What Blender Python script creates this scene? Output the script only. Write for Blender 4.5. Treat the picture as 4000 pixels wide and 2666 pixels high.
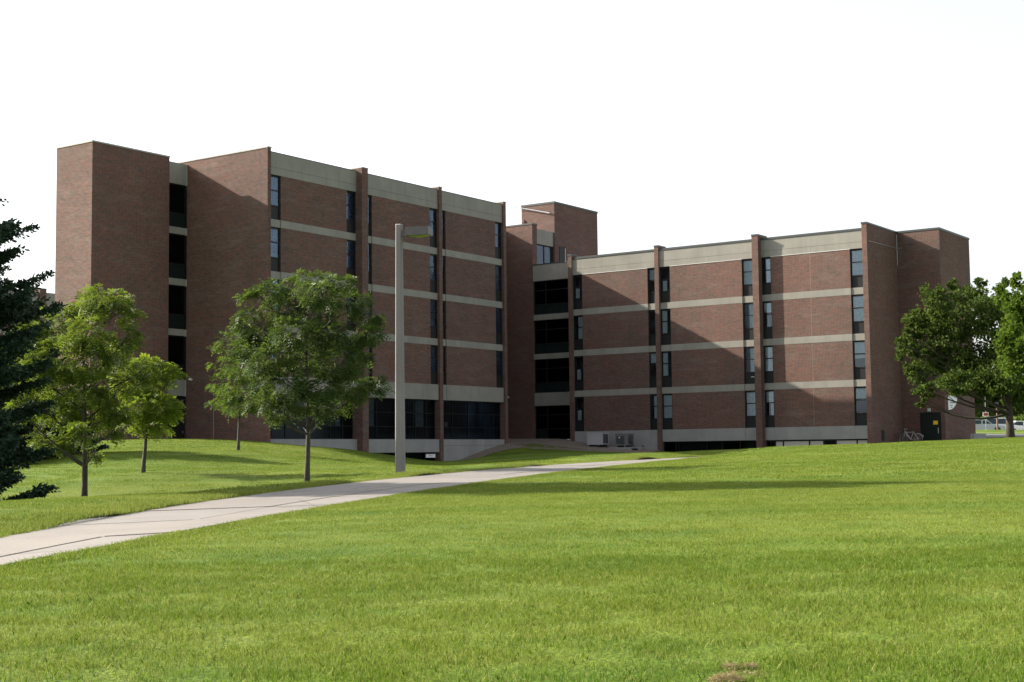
import bpy, math, random
import numpy as np
from mathutils import Vector, Matrix
random.seed(7); np.random.seed(7)
RNG=np.random.default_rng(11)
S=bpy.context.scene
for o in list(bpy.data.objects): bpy.data.objects.remove(o)
COL=S.collection

# ------------------------------------------------------------ camera (world X / Y run along the building's walls, eye at z = 0)
FPX,YAW,PIT,ROL=5646.085,-0.612712,0.0769757,-0.0110519
def _cam():
    F=np.array([math.sin(YAW)*math.cos(PIT),math.cos(YAW)*math.cos(PIT),math.sin(PIT)])
    R=np.array([math.cos(YAW),-math.sin(YAW),0.]); U=np.cross(R,F)
    return math.cos(ROL)*R+math.sin(ROL)*U, -math.sin(ROL)*R+math.cos(ROL)*U, F
CR,CU,CF=_cam()
cam_d=bpy.data.cameras.new('camera'); cam=bpy.data.objects.new('camera',cam_d); COL.objects.link(cam)
cam.matrix_world=Matrix(((CR[0],CU[0],-CF[0],0),(CR[1],CU[1],-CF[1],0),(CR[2],CU[2],-CF[2],0),(0,0,0,1)))
cam_d.sensor_width=36; cam_d.lens=36*FPX/4000; cam_d.clip_start=.1; cam_d.clip_end=6000
S.camera=cam
# ------------------------------------------------------------ light
SUN_TRAVEL=Vector((3.5,1.0,-1.86)).normalized()
to_sun=-SUN_TRAVEL
W=bpy.data.worlds.new("World"); S.world=W; W.use_nodes=True
nt=W.node_tree; nt.nodes.clear()
sky=nt.nodes.new('ShaderNodeTexSky'); sky.sky_type='NISHITA'; sky.sun_disc=False
sky.sun_elevation=math.asin(to_sun.z); sky.sun_rotation=math.atan2(to_sun.x,to_sun.y)
sky.air_density=1.0; sky.dust_density=3.4; sky.ozone_density=1.0; sky.altitude=200
hs=nt.nodes.new('ShaderNodeHueSaturation'); hs.inputs['Saturation'].default_value=.28
bg=nt.nodes.new('ShaderNodeBackground'); bg.inputs['Strength'].default_value=.118
ow=nt.nodes.new('ShaderNodeOutputWorld')
nt.links.new(sky.outputs[0],hs.inputs['Color']); nt.links.new(hs.outputs[0],bg.inputs[0]); nt.links.new(bg.outputs[0],ow.inputs[0])
sd=bpy.data.lights.new('sun','SUN'); sd.energy=4.6; sd.angle=math.radians(.5); sd.color=(1,.91,.76)
sun=bpy.data.objects.new('sun',sd); COL.objects.link(sun); sun.rotation_euler=SUN_TRAVEL.to_track_quat('-Z','Y').to_euler()
sun.location=(-60,-10,60)
S.view_settings.view_transform='Standard'; S.view_settings.look='None'; S.view_settings.gamma=1
S.view_settings.use_curve_mapping=False; S.view_settings.exposure=1.5
S.render.engine='CYCLES'; S.render.resolution_x=1024; S.render.resolution_y=682
S.cycles.max_bounces=6; S.cycles.transparent_max_bounces=12

# ------------------------------------------------------------ survey helpers: bearings measured from the camera point
def ray(px,py): return CF+(px-2000)/FPX*CR-(py-1333)/FPX*CU
FH=CF[:2]/np.hypot(*CF[:2]); RH=CR[:2]/np.hypot(*CR[:2])
def at(px,py,D):                 # point seen in that direction at forward ground distance D
    d=ray(px,py); return d*(D/(d[:2]@FH))
def g2w(D,l): return D*FH+l*RH   # forward, lateral -> world xy
def w2g(x,y): return x*FH[0]+y*FH[1], x*RH[0]+y*RH[1]

# ------------------------------------------------------------ materials
def mat(name): 
    m=bpy.data.materials.new(name); m.use_nodes=True; return m,m.node_tree,m.node_tree.nodes['Principled BSDF']
def N(t,kind,**kw):
    n=t.nodes.new(kind)
    for k,v in kw.items(): setattr(n,k,v)
    return n
def ramp(t,src,stops):
    r=N(t,'ShaderNodeValToRGB'); e=r.color_ramp.elements
    while len(e)>1: e.remove(e[-1])
    e[0].position=stops[0][0]; e[0].color=(*stops[0][1],1)
    for p,c in stops[1:]:
        q=e.new(p); q.color=(*c,1)
    t.links.new(src,r.inputs[0]); return r.outputs[0]
def noise(t,scale,detail=3,vec=None,rough=.55):
    n=N(t,'ShaderNodeTexNoise'); n.inputs['Scale'].default_value=scale; n.inputs['Detail'].default_value=detail; n.inputs['Roughness'].default_value=rough
    if vec is not None: t.links.new(vec,n.inputs['Vector'])
    return n.outputs['Fac']
def mixc(t,f,a,b,mode='MIX'):
    m=N(t,'ShaderNodeMix',data_type='RGBA',blend_type=mode)
    for s,v in (('Factor',f),('A',a),('B',b)):
        i={'Factor':0,'A':6,'B':7}[s]
        if hasattr(v,'is_linked') or hasattr(v,'links'): t.links.new(v,m.inputs[i])
        elif isinstance(v,(int,float)): m.inputs[i].default_value=v
        else: m.inputs[i].default_value=(*v,1)
    return m.outputs[2]
def mapping(t,vec,scale):
    m=N(t,'ShaderNodeMapping'); m.inputs['Scale'].default_value=scale; t.links.new(vec,m.inputs[0]); return m.outputs[0]
def simple(name,col,rough=.6,metal=0,var=.12,scale=6,spec=None):
    m,t,b=mat(name); g=N(t,'ShaderNodeNewGeometry').outputs['Position']
    f=noise(t,scale,4,g)
    c=ramp(t,f,[(.3,tuple(x*(1-var) for x in col)),(.7,tuple(min(1,x*(1+var)) for x in col))])
    t.links.new(c,b.inputs['Base Color']); b.inputs['Roughness'].default_value=rough; b.inputs['Metallic'].default_value=metal
    if spec is not None: b.inputs['Specular IOR Level'].default_value=spec
    return m
def brick_mat(name,c1,c2,mort,dark,red):
    m,t,b=mat(name); uv=N(t,'ShaderNodeUVMap').outputs[0]; g=N(t,'ShaderNodeNewGeometry').outputs['Position']
    br=N(t,'ShaderNodeTexBrick'); br.offset=.5
    br.inputs['Scale'].default_value=1; br.inputs['Brick Width'].default_value=.21; br.inputs['Row Height'].default_value=.0667
    br.inputs['Mortar Size'].default_value=.0085; br.inputs['Mortar Smooth'].default_value=.1; br.inputs['Bias'].default_value=0
    t.links.new(uv,br.inputs[0])
    cloud=noise(t,.45,4,g,.6)
    # every brick its own tone: white noise on the brick's cell
    sn=N(t,'ShaderNodeVectorMath',operation='SNAP'); t.links.new(uv,sn.inputs[0]); sn.inputs[1].default_value=(.21,.0667,1)
    wn=N(t,'ShaderNodeTexWhiteNoise',noise_dimensions='3D'); t.links.new(sn.outputs[0],wn.inputs[0])
    a=mixc(t,ramp(t,cloud,[(.35,(0,0,0)),(.65,(1,1,1))]),c1,c2)
    a=mixc(t,ramp(t,wn.outputs[0],[(.55,(0,0,0)),(.75,(.7,.7,.7)),(.8,(0,0,0))]),a,red)
    a=mixc(t,ramp(t,wn.outputs[0],[(.0,(.85,.85,.85)),(.22,(.5,.5,.5)),(.26,(0,0,0))]),a,dark)
    br.inputs['Mortar'].default_value=(*mort,1)
    t.links.new(a,br.inputs['Color1']); t.links.new(a,br.inputs['Color2'])
    # pale efflorescence drifting in horizontal lenses
    ef=noise(t,1.0,5,mapping(t,g,(.5,.5,2.2)),.6)
    fin=mixc(t,ramp(t,ef,[(.5,(0,0,0)),(.72,(.35,.35,.35))]),br.outputs['Color'],tuple(x*.9 for x in mort))
    rows=noise(t,1.0,4,mapping(t,g,(2.2,2.2,13.0)),.6)
    fin=mixc(t,1.0,fin,ramp(t,rows,[(.3,(.80,.80,.82)),(.5,(.95,.95,.95)),(.72,(1.16,1.1,1.08))]),'MULTIPLY')
    stain=noise(t,.22,5,mapping(t,g,(1,1,.45)),.6)
    fin=mixc(t,1.0,fin,ramp(t,stain,[(.35,(.86,.88,.90)),(.65,(1.1,1.05,1.02))]),'MULTIPLY')
    t.links.new(fin,b.inputs['Base Color']); b.inputs['Roughness'].default_value=.9; b.inputs['Specular IOR Level'].default_value=.2
    bp=N(t,'ShaderNodeBump'); bp.inputs['Strength'].default_value=.35; bp.inputs['Distance'].default_value=.008; bp.invert=True
    t.links.new(br.outputs['Fac'],bp.inputs['Height']); t.links.new(bp.outputs[0],b.inputs['Normal'])
    return m
def concrete_mat(name,col,stain=.5,joint=None):
    m,t,b=mat(name); g=N(t,'ShaderNodeNewGeometry').outputs['Position']
    a=noise(t,.8,5,g); s=noise(t,1.0,5,mapping(t,g,(2.5,2.5,.18)),.65); f=noise(t,14,4,g)
    c=ramp(t,a,[(.3,tuple(x*.86 for x in col)),(.7,tuple(x*1.08 for x in col))])
    c=mixc(t,ramp(t,s,[(.48,(0,0,0)),(.75,(stain,stain,stain))]),c,tuple(x*.62 for x in col))
    c=mixc(t,ramp(t,f,[(.4,(0,0,0)),(.75,(.35,.35,.35))]),c,tuple(x*.8 for x in col))
    t.links.new(c,b.inputs['Base Color']); b.inputs['Roughness'].default_value=.88; b.inputs['Specular IOR Level'].default_value=.3
    bp=N(t,'ShaderNodeBump'); bp.inputs['Strength'].default_value=.2; bp.inputs['Distance'].default_value=.01
    t.links.new(f,bp.inputs['Height']); t.links.new(bp.outputs[0],b.inputs['Normal'])
    return m
def path_mat():
    m,t,b=mat('path_concrete'); g=N(t,'ShaderNodeNewGeometry').outputs['Position']
    oi=N(t,'ShaderNodeObjectInfo').outputs['Random']
    c=ramp(t,oi,[(0,(.195,.178,.165)),(.5,(.220,.200,.182)),(1,(.205,.192,.182))])
    c=mixc(t,ramp(t,noise(t,.9,5,g,.6),[(.42,(0,0,0)),(.7,(.55,.55,.55))]),c,(.155,.145,.138))
    c=mixc(t,ramp(t,noise(t,.35,5,g,.7),[(.56,(0,0,0)),(.62,(.5,.5,.5)),(.75,(.15,.15,.15))]),c,(.12,.116,.112))
    c=mixc(t,ramp(t,noise(t,30,4,g,.7),[(.45,(0,0,0)),(.8,(.5,.5,.5))]),c,(.115,.107,.10))
    cr=N(t,'ShaderNodeTexVoronoi',feature='DISTANCE_TO_EDGE'); cr.inputs['Scale'].default_value=.33; t.links.new(g,cr.inputs['Vector'])
    c=mixc(t,ramp(t,cr.outputs['Distance'],[(0,(.6,.6,.6)),(.004,(.5,.5,.5)),(.008,(0,0,0))]),c,(.10,.09,.08))
    t.links.new(c,b.inputs['Base Color']); b.inputs['Roughness'].default_value=.9; b.inputs['Specular IOR Level'].default_value=.25
    bp=N(t,'ShaderNodeBump'); bp.inputs['Strength'].default_value=.3; bp.inputs['Distance'].default_value=.01
    t.links.new(noise(t,60,3,g),bp.inputs['Height']); t.links.new(bp.outputs[0],b.inputs['Normal']); return m
def glass_mat(name,tint=(.88,.93,.96),ior=1.5):
    m,t,b=mat(name); t.nodes.remove(b); out=t.nodes['Material Output']
    fr=N(t,'ShaderNodeFresnel'); fr.inputs[0].default_value=ior
    tr=N(t,'ShaderNodeBsdfTransparent'); tr.inputs[0].default_value=(*tint,1)
    gl=N(t,'ShaderNodeBsdfGlossy'); gl.inputs['Roughness'].default_value=.10
    g=N(t,'ShaderNodeNewGeometry').outputs['Position']
    gl.inputs[0].default_value=(.74,.87,1.0,1)  # blue of the reflected sky is put into the gloss colour
    mx=N(t,'ShaderNodeMixShader'); t.links.new(fr.outputs[0],mx.inputs[0]); t.links.new(tr.outputs[0],mx.inputs[1]); t.links.new(gl.outputs[0],mx.inputs[2])
    t.links.new(mx.outputs[0],out.inputs[0]); return m
def leaf_mat(name,dark,light,trans=.35,spec=.18,ro=.55):
    m,t,b=mat(name); out=t.nodes['Material Output']
    at_=N(t,'ShaderNodeAttribute'); at_.attribute_name='tone'
    g=N(t,'ShaderNodeNewGeometry').outputs['Position']
    f=N(t,'ShaderNodeMath',operation='MULTIPLY_ADD'); f.inputs[1].default_value=.65; t.links.new(at_.outputs['Fac'],f.inputs[0])
    n2=N(t,'ShaderNodeMath',operation='MULTIPLY'); n2.inputs[1].default_value=.35; t.links.new(noise(t,.9,2,g),n2.inputs[0]); t.links.new(n2.outputs[0],f.inputs[2])
    c=ramp(t,f.outputs[0],[(.1,dark),(.9,light)])
    t.links.new(c,b.inputs['Base Color']); b.inputs['Roughness'].default_value=ro; b.inputs['Specular IOR Level'].default_value=spec
    tl=N(t,'ShaderNodeBsdfTranslucent'); t.links.new(mixc(t,.5,c,(light[0]*1.5,light[1]*1.5,light[2]*.7)),tl.inputs[0])
    mx=N(t,'ShaderNodeMixShader'); mx.inputs[0].default_value=trans
    t.links.new(b.outputs[0],mx.inputs[1]); t.links.new(tl.outputs[0],mx.inputs[2]); t.links.new(mx.outputs[0],out.inputs[0])
    return m
def bark_mat(name,col):
    m,t,b=mat(name); g=N(t,'ShaderNodeNewGeometry').outputs['Position']
    f=noise(t,1,5,mapping(t,g,(30,30,7)))
    t.links.new(ramp(t,f,[(.35,tuple(x*.45 for x in col)),(.65,col)]),b.inputs['Base Color']); b.inputs['Roughness'].default_value=.95
    bp=N(t,'ShaderNodeBump'); bp.inputs['Strength'].default_value=.8; bp.inputs['Distance'].default_value=.03
    t.links.new(f,bp.inputs['Height']); t.links.new(bp.outputs[0],b.inputs['Normal']); return m
def grass_color(t,bright=1.0):
    g=N(t,'ShaderNodeNewGeometry').outputs['Position']
    rm=N(t,'ShaderNodeMapping'); rm.inputs['Rotation'].default_value=(0,0,-math.atan2(RH[1],RH[0])); t.links.new(g,rm.inputs[0])
    mow=noise(t,1.0,4,mapping(t,rm.outputs[0],(.07,.42,1)),.6)
    big=noise(t,.16,4,g); mid=noise(t,1.1,5,g,.65); sm=noise(t,7,3,g)
    k=bright
    c=ramp(t,big,[(.3,(.075*k,.142*k,.004*k)),(.7,(.115*k,.182*k,.007*k))])
    c=mixc(t,ramp(t,mow,[(.42,(0,0,0)),(.66,(.75,.75,.75))]),c,(.180*k,.225*k,.026*k))
    c=mixc(t,ramp(t,mid,[(.46,(0,0,0)),(.74,(.6,.6,.6))]),c,(.19*k,.235*k,.032*k))
    c=mixc(t,ramp(t,noise(t,.5,4,g,.6),[(.5,(0,0,0)),(.74,(.7,.7,.7))]),c,(.042*k,.112*k,.003*k))
    c=mixc(t,ramp(t,sm,[(.55,(0,0,0)),(.85,(.5,.5,.5))]),c,(.235*k,.235*k,.07*k))
    return c
def lawn_mat():
    m,t,b=mat('lawn'); g=N(t,'ShaderNodeNewGeometry').outputs['Position']
    c=grass_color(t,.9)
    c=mixc(t,ramp(t,noise(t,40,3,g),[(.4,(0,0,0)),(.65,(.75,.75,.75))]),c,(.022,.04,.004))
    t.links.new(c,b.inputs['Base Color']); b.inputs['Roughness'].default_value=.9; b.inputs['Specular IOR Level'].default_value=.15
    bp=N(t,'ShaderNodeBump'); bp.inputs['Strength'].default_value=.6; bp.inputs['Distance'].default_value=.05
    t.links.new(noise(t,25,4,g),bp.inputs['Height']); t.links.new(bp.outputs[0],b.inputs['Normal'])
    return m
def blade_mat():
    m,t,b=mat('grass_blade'); out=t.nodes['Material Output']
    c=grass_color(t,1.0)
    a=N(t,'ShaderNodeAttribute'); a.attribute_name='tone'
    c=mixc(t,ramp(t,a.outputs['Fac'],[(0,(.0,.0,.0)),(.55,(0,0,0)),(1,(.8,.8,.8))]),c,(.27,.28,.09))
    c=mixc(t,ramp(t,a.outputs['Fac'],[(0,(.75,.75,.75)),(.4,(0,0,0))]),c,(.026,.080,.003))
    t.links.new(c,b.inputs['Base Color']); b.inputs['Roughness'].default_value=.55; b.inputs['Specular IOR Level'].default_value=.12
    tl=N(t,'ShaderNodeBsdfTranslucent'); t.links.new(c,tl.inputs[0])
    mx=N(t,'ShaderNodeMixShader'); mx.inputs[0].default_value=.4
    t.links.new(b.outputs[0],mx.inputs[1]); t.links.new(tl.outputs[0],mx.inputs[2]); t.links.new(mx.outputs[0],out.inputs[0]); return m

M={}
M['brick']=brick_mat('red_brick',(.102,.035,.026),(.098,.048,.038),(.20,.170,.148),(.038,.029,.028),(.18,.040,.025))
M['concrete']=concrete_mat('cast_concrete',(.245,.236,.210),.4)
M['base_concrete']=concrete_mat('base_concrete',(.265,.262,.255),.35)
M['path']=path_mat()
M['coping_dark']=simple('dark_metal_coping',(.045,.05,.05),.45,.3)
M['coping_light']=simple('stone_coping',(.30,.30,.28),.7)
M['frame']=simple('dark_bronze_frame',(.010,.012,.013),.5,.0,spec=.2)
M['spandrel']=simple('spandrel_panel',(.014,.015,.016),.5,spec=.2)
M['spandrel_green']=simple('green_black_spandrel',(.008,.014,.013),.5,spec=.15)
M['interior']=simple('dark_room',(.035,.035,.035),.9)
M['curtain']=simple('grey_curtain',(.44,.44,.43),.9,var=.25,scale=9)
M['blind']=simple('window_blind',(.42,.43,.43),.8)
M['glass']=glass_mat('window_glass')
M['glass_dark']=glass_mat('tinted_glass',(.28,.33,.33),1.2)
M['beige']=simple('beige_blind',(.46,.42,.38),.8,var=.06)
M['sun_tinted_post']=simple('sun_tinted_post',(.45,.28,.13),.8)  # orange of the sun on the post is put into its colour
M['added_pale_panel']=simple('added_pale_panel',(.3,.29,.25),.9)
M['glass_mid']=glass_mat('grey_glass',(.5,.55,.58),1.25)
M['white']=simple('white_paint',(.75,.76,.76),.5,var=.03)
M['steel']=simple('galvanised_steel',(.42,.43,.44),.4,.6)
M['pole']=concrete_mat('pole_concrete',(.20,.188,.190),.2)
M['fixture']=simple('brown_grey_fixture',(.085,.075,.078),.5,.1)
M['roof']=simple('roof_gravel',(.20,.19,.18),.95)
M['gravel']=simple('river_gravel',(.17,.14,.11),.95,var=.5,scale=14)
M['asphalt']=simple('asphalt',(.11,.11,.115),.9)
M['black']=simple('black_steel',(.012,.012,.013),.4)
M['bark']=bark_mat('grey_bark',(.085,.073,.062)); M['bark_dark']=bark_mat('dark_bark',(.06,.05,.04))
M['leaf_fresh']=leaf_mat('fresh_leaf',(.040,.074,.011),(.135,.185,.032),.4)
M['leaf_lime']=leaf_mat('lime_leaf',(.065,.115,.012),(.19,.25,.038),.42)
M['leaf_mid']=leaf_mat('mid_green_leaf',(.020,.046,.012),(.082,.122,.030),.35)
M['leaf_mid2']=leaf_mat('soft_green_leaf',(.030,.065,.012),(.11,.165,.03),.38)
M['leaf_maple']=leaf_mat('maple_leaf',(.012,.032,.008),(.088,.125,.030),.3,.05,.8)
M['leaf_maple2']=leaf_mat('bright_maple_leaf',(.020,.050,.008),(.098,.145,.022),.35,.05,.75)
M['needle']=leaf_mat('spruce_needle',(.010,.028,.018),(.035,.065,.035),.15)
M['pod']=simple('pale_seed_pod',(.42,.40,.20),.6)
M['lawn']=lawn_mat(); M['blade']=blade_mat()

# ------------------------------------------------------------ mesh helpers
class MB:
    """collects boxes / prisms / tubes as one mesh with wall-metre UVs"""
    def __init__(s): s.v=[]; s.f=[]; s.uv=[]
    def quad(s,p,uv):
        i=len(s.v); s.v+= [tuple(map(float,q)) for q in p]; s.f.append(tuple(range(i,i+len(p)))); s.uv+=uv
    def box(s,x0,x1,y0,y1,z0,z1,skip=''):
        if x0>x1:x0,x1=x1,x0
        if y0>y1:y0,y1=y1,y0
        if z0>z1:z0,z1=z1,z0
        F=[('-y',[(x0,y0,z0),(x1,y0,z0),(x1,y0,z1),(x0,y0,z1)],0),('+y',[(x1,y1,z0),(x0,y1,z0),(x0,y1,z1),(x1,y1,z1)],0),
           ('+x',[(x1,y0,z0),(x1,y1,z0),(x1,y1,z1),(x1,y0,z1)],1),('-x',[(x0,y1,z0),(x0,y0,z0),(x0,y0,z1),(x0,y1,z1)],1),
           ('+z',[(x0,y0,z1),(x1,y0,z1),(x1,y1,z1),(x0,y1,z1)],2),('-z',[(x0,y1,z0),(x1,y1,z0),(x1,y0,z0),(x0,y0,z0)],2)]
        for n,p,k in F:
            if n in skip.split(): continue
            s.quad(p,[((q[0],q[2]) if k==0 else (q[1],q[2]) if k==1 else (q[0],q[1])) for q in p])
        return s
    def tube(s,pts,rad,n=8,cap=True):
        pts=[Vector(p) for p in pts]; rings=[]
        up=Vector((0,0,1))
        for i,p in enumerate(pts):
            d=(pts[min(i+1,len(pts)-1)]-pts[max(i-1,0)]).normalized()
            a=d.cross(up if abs(d.z)<.95 else Vector((1,0,0))).normalized(); b=d.cross(a).normalized()
            r=rad[i] if hasattr(rad,'__len__') else rad
            i0=len(s.v)
            for k in range(n):
                t=2*math.pi*k/n; q=p+a*(math.cos(t)*r)+b*(math.sin(t)*r); s.v.append(tuple(q))
            rings.append(i0)
        for j in range(len(rings)-1):
            for k in range(n):
                a0=rings[j]+k;a1=rings[j]+(k+1)%n;b0=rings[j+1]+k;b1=rings[j+1]+(k+1)%n
                s.f.append((a0,b0,b1,a1)); s.uv+=[(0,0)]*4
        if cap:
            s.f.append(tuple(rings[0]+k for k in range(n))); s.uv+=[(0,0)]*n
            s.f.append(tuple(rings[-1]+k for k in reversed(range(n)))); s.uv+=[(0,0)]*n
        return s
    def mesh(s,name,m,smooth=False):
        me=bpy.data.meshes.new(name); me.from_pydata(s.v,[],s.f); 
        u=me.uv_layers.new(name='UVMap'); u.data.foreach_set('uv',np.array(s.uv,dtype=np.float32).ravel())
        me.materials.append(m)
        if smooth: me.polygons.foreach_set('use_smooth',[True]*len(me.polygons))
        me.update(); return me
    def build(s,name,m,parent=None,smooth=False):
        return link(name,s.mesh(name,m,smooth),parent)
def link(name,me,parent=None):
    o=bpy.data.objects.new(name,me); COL.objects.link(o)
    if parent is not None: o.parent=parent
    return o
def thing(name,label,cat,loc=(0,0,0),group=None):
    o=bpy.data.objects.new(name,None); COL.objects.link(o); o.location=loc; o.empty_display_size=.3
    o['label']=label; o['category']=cat
    if group: o['group']=group
    return o
def tag(o,label=None,cat=None,group=None,kind=None):
    for k,v in (('label',label),('category',cat),('group',group),('kind',kind)):
        if v: o[k]=v
    return o
def npmesh(name,V,Fq,m,tone=None,nper=4):
    me=bpy.data.meshes.new(name); V=np.asarray(V,dtype=np.float32).reshape(-1,3); Fq=np.asarray(Fq,dtype=np.int32).reshape(-1,nper)
    me.vertices.add(len(V)); me.vertices.foreach_set('co',V.ravel())
    me.loops.add(Fq.size); me.loops.foreach_set('vertex_index',Fq.ravel())
    me.polygons.add(len(Fq)); me.polygons.foreach_set('loop_start',np.arange(0,Fq.size,nper,dtype=np.int32))
    me.polygons.foreach_set('loop_total',np.full(len(Fq),nper,dtype=np.int32))
    if tone is not None:
        a=me.attributes.new('tone','FLOAT','POINT'); a.data.foreach_set('value',np.asarray(tone,dtype=np.float32).ravel())
    me.materials.append(m); me.update(calc_edges=True); me.validate(); return me
class Rel(MB):
    """MB whose geometry is given in world coordinates but stored relative to a base point"""
    def __init__(s,base): super().__init__(); s.b=Vector(base)
    def mesh(s,name,m,smooth=False):
        s.v=[(x-s.b.x,y-s.b.y,z-s.b.z) for x,y,z in s.v]; return super().mesh(name,m,smooth)

# ------------------------------------------------------------ the ground
FAR=[(0,2094,18.6),(600,2001,23.4),(1600,1866,38),(1947,1834,45),(2212,1814,51),(2601,1793,62),(2800,1785,70)]
NEAR=[(0,2216,13.2),(600,2104,16.4),(1600,1926,27),(1957,1877,34.5),(2186,1847,41),(2518,1811,51),(2747,1788,63)]
def edgefit(L):
    P=np.array([at(*q) for q in L]); D=np.array([q[2] for q in L]); lat=P[:,:2]@RH
    return np.polyfit(D,lat,3),np.polyfit(D,P[:,2],2)
fl,fz=edgefit(FAR); nl,nz=edgefit(NEAR)
P0,P1=8.0,78.0
def path_far(D): return np.polyval(fl,D),np.polyval(fz,D)
def path_near(D): return np.polyval(nl,D),np.polyval(nz,D)
ctrl=[]
def C(px,py,D): ctrl.append(at(px,py,D))
def CW(x,y,z): ctrl.append(np.array([x,y,z]))
for D in np.linspace(8,70,22):
    for fn in (path_far,path_near):
        l,z=fn(D); p=g2w(D,l); ctrl.append(np.array([p[0],p[1],z]))
for q in [(0,2025,20.2),(331,1981,22.6),(600,1951,25.3),(800,1928,27.9),(1200,1887,33.5),(1564,1847,39),(1966,1812,47.5),(2400,1772,60),(2560,1768,67),(2790,1761,76)]: C(*q)
# near lawn, swelling towards the right
for px,dz in ((1200,-.02),(2000,0),(3000,.02),(3900,.06)):
    for D,z in ((5,-1.08),(9,-1.02),(14,-.92),(20,-.80)):
        if px==1200 and D>14: continue
        p=at(px,1700,D); ctrl.append(np.array([p[0],p[1],z+dz]))
for px,D,z in ((2600,28,-.68),(3000,30,-.64),(3900,30,-.52),(3000,42,-.42),(3900,42,-.22),(3500,55,-.02),(3000,55,-.14)):
    p=at(px,1700,D); ctrl.append(np.array([p[0],p[1],z]))
for q in [(2953,1754,66),(3182,1745,68),(3385,1739,70),(3598,1726,72),(3810,1718,74),(4000,1710,74),(4300,1700,74)]: C(*q)
# hollow behind the verge, mound and bank at the left wing
for px,D,z in ((-300,38,-1.75),(0,38,-1.7),(331,38,-1.55),(800,40,-1.35),(1200,42,-.98),(1564,45,-.72),(-300,60,-1.0),(-300,80,.1)):
    p=at(px,1700,D); ctrl.append(np.array([p[0],p[1],z]))
for q in [(331,1976,44),(0,1900,52),(0,1840,62),(100,1762,82),(400,1730,77),(558,1845,50),(400,1771,62),(800,1797,60),(1200,1840,57),(700,1728,76),(930,1758,70),(1060,1742,76),(1200,1884,46),(2474,1771,96),(1300,1768,82),(1390,1762,87),(1440,1809,68),(1564,1826,68),(1750,1827,68),(1900,1820,68),(2050,1809,67),(2200,1799,67),(2400,1780,67),(1564,1803,91),(1750,1817,91),(1327,1762,77.5),(1440,1820,60),(1440,1796,76.4),(1440,1779,85),(1590,1834,58),(1590,1820,76),(1590,1808,86),(1750,1830,60),(1750,1822,76),(1750,1819,86),
(1900,1824,60),(1900,1814,75),(1900,1799,84),(1900,1783,94),(2050,1812,60),(2050,1802,74),(2050,1786,87),(2050,1770,97),(2050,1752,105),(2200,1800,62),(2200,1794,73),(2200,1779,87),(2200,1767,97),(2200,1757,105),(2300,1787,65),(2300,1783,76),(2300,1773,90),(2300,1763,102),(2400,1778,72),(2400,1774,86),(2400,1768,98),(2560,1773,78),(2560,1770,90)]: C(*q)
for y,z in ((60.69,.76),(68.6,.28),(71.3,.02),(73.9,-.34),(77.0,-.78),(77.6,-.76),(80.9,-.12),(84.3,.56),(85.5,.66)): CW(-60.27,y,z); CW(-61.5,y,z)
for y,z in ((60.69,.5),(66,.2),(73.9,-.5),(77.3,-.9),(84,.1)): CW(-57.5,y,z)
CW(-66.9,53.4,.9);CW(-66.9,60,.95);CW(-70,53.4,.9);CW(-62,60,.9);CW(-64,93.2,1.0);CW(-66,86,.95);CW(-61,92.6,.95);CW(-59.8,92.6,.8);CW(-56,92.4,.4);CW(-52.2,92.6,0.);CW(-48,92.6,-.35);CW(-40,92.6,-.3);CW(-36,92.6,.0)
CW(-35,97,.30);CW(-32,98,.42);CW(-34,93,.15);CW(-32.8,104,.6);CW(-45,88,-.3);CW(-38,86,-.1);CW(-50,100,0);CW(-80,90,1.0);CW(-80,60,1.0);CW(-100,70,1.0);CW(-100,110,1.2);CW(-60,115,1.)
for q in [(3850,1712,108),(3850,1697,124),(3700,1697,124),(4000,1697,124),(3850,1681,140),(3500,1681,140),(4200,1681,140)]: C(*q)
for px in (3400,3850,4300):
    for D,z in ((150,1.0),(175,1.0),(230,1.5)):
        p=at(px,1700,D); ctrl.append(np.array([p[0],p[1],z]))
for px in (-1500,-600,400,1400,2400):
    for D,z in ((160,1.2),(240,1.5)):
        p=at(px,1700,D); ctrl.append(np.array([p[0],p[1],z]))
for D,l,z in ((-5,0,-1.15),(-8,-8,-1.2),(-8,9,-1.1),(5,-12,-1.2),(12,-16,-1.3),(25,-22,-1.6),(10,14,-.85),(25,22,-.4),(45,34,.1),(65,45,.5),(45,-32,-1.5)):
    p=g2w(D,l); ctrl.append(np.array([p[0],p[1],z]))
ctrl=np.array(ctrl)
_,ui=np.unique(np.round(ctrl[:,:2],1),axis=0,return_index=True); ctrl=ctrl[ui]
def rbf_k(a,b): 
    d2=((a[:,None,:]-b[None,:,:])**2).sum(-1); return -np.sqrt(d2+1.2**2)
K=rbf_k(ctrl[:,:2],ctrl[:,:2]); n=len(ctrl)
A=np.zeros((n+3,n+3)); A[:n,:n]=K+np.eye(n)*.12; A[:n,n]=1; A[:n,n+1:]=ctrl[:,:2]; A[n,:n]=1; A[n+1:,:n]=ctrl[:,:2].T
sol=np.linalg.solve(A,np.concatenate([ctrl[:,2],[0,0,0]]))
def height(x,y):
    x=np.atleast_1d(np.asarray(x,float)); y=np.atleast_1d(np.asarray(y,float)); out=np.empty(len(x))
    for i in range(0,len(x),20000):
        q=np.stack([x[i:i+20000],y[i:i+20000]],1); z=rbf_k(q,ctrl[:,:2])@sol[:-3]+sol[-3]+q@sol[-2:]
        r=np.hypot(q[:,0],q[:,1]); k=np.clip((r-240)/200,0,1); z=z*(1-k)+1.5*k
        out[i:i+20000]=np.clip(z,-2.2,3.0)
    return out
def hz(x,y): return float(height(x,y)[0])
def in_path(D,l,mar=0.0):
    fa=np.polyval(fl,D); ne=np.polyval(nl,D); return (D>P0)&(D<P1)&(l>fa+mar)&(l<ne-mar)
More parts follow.
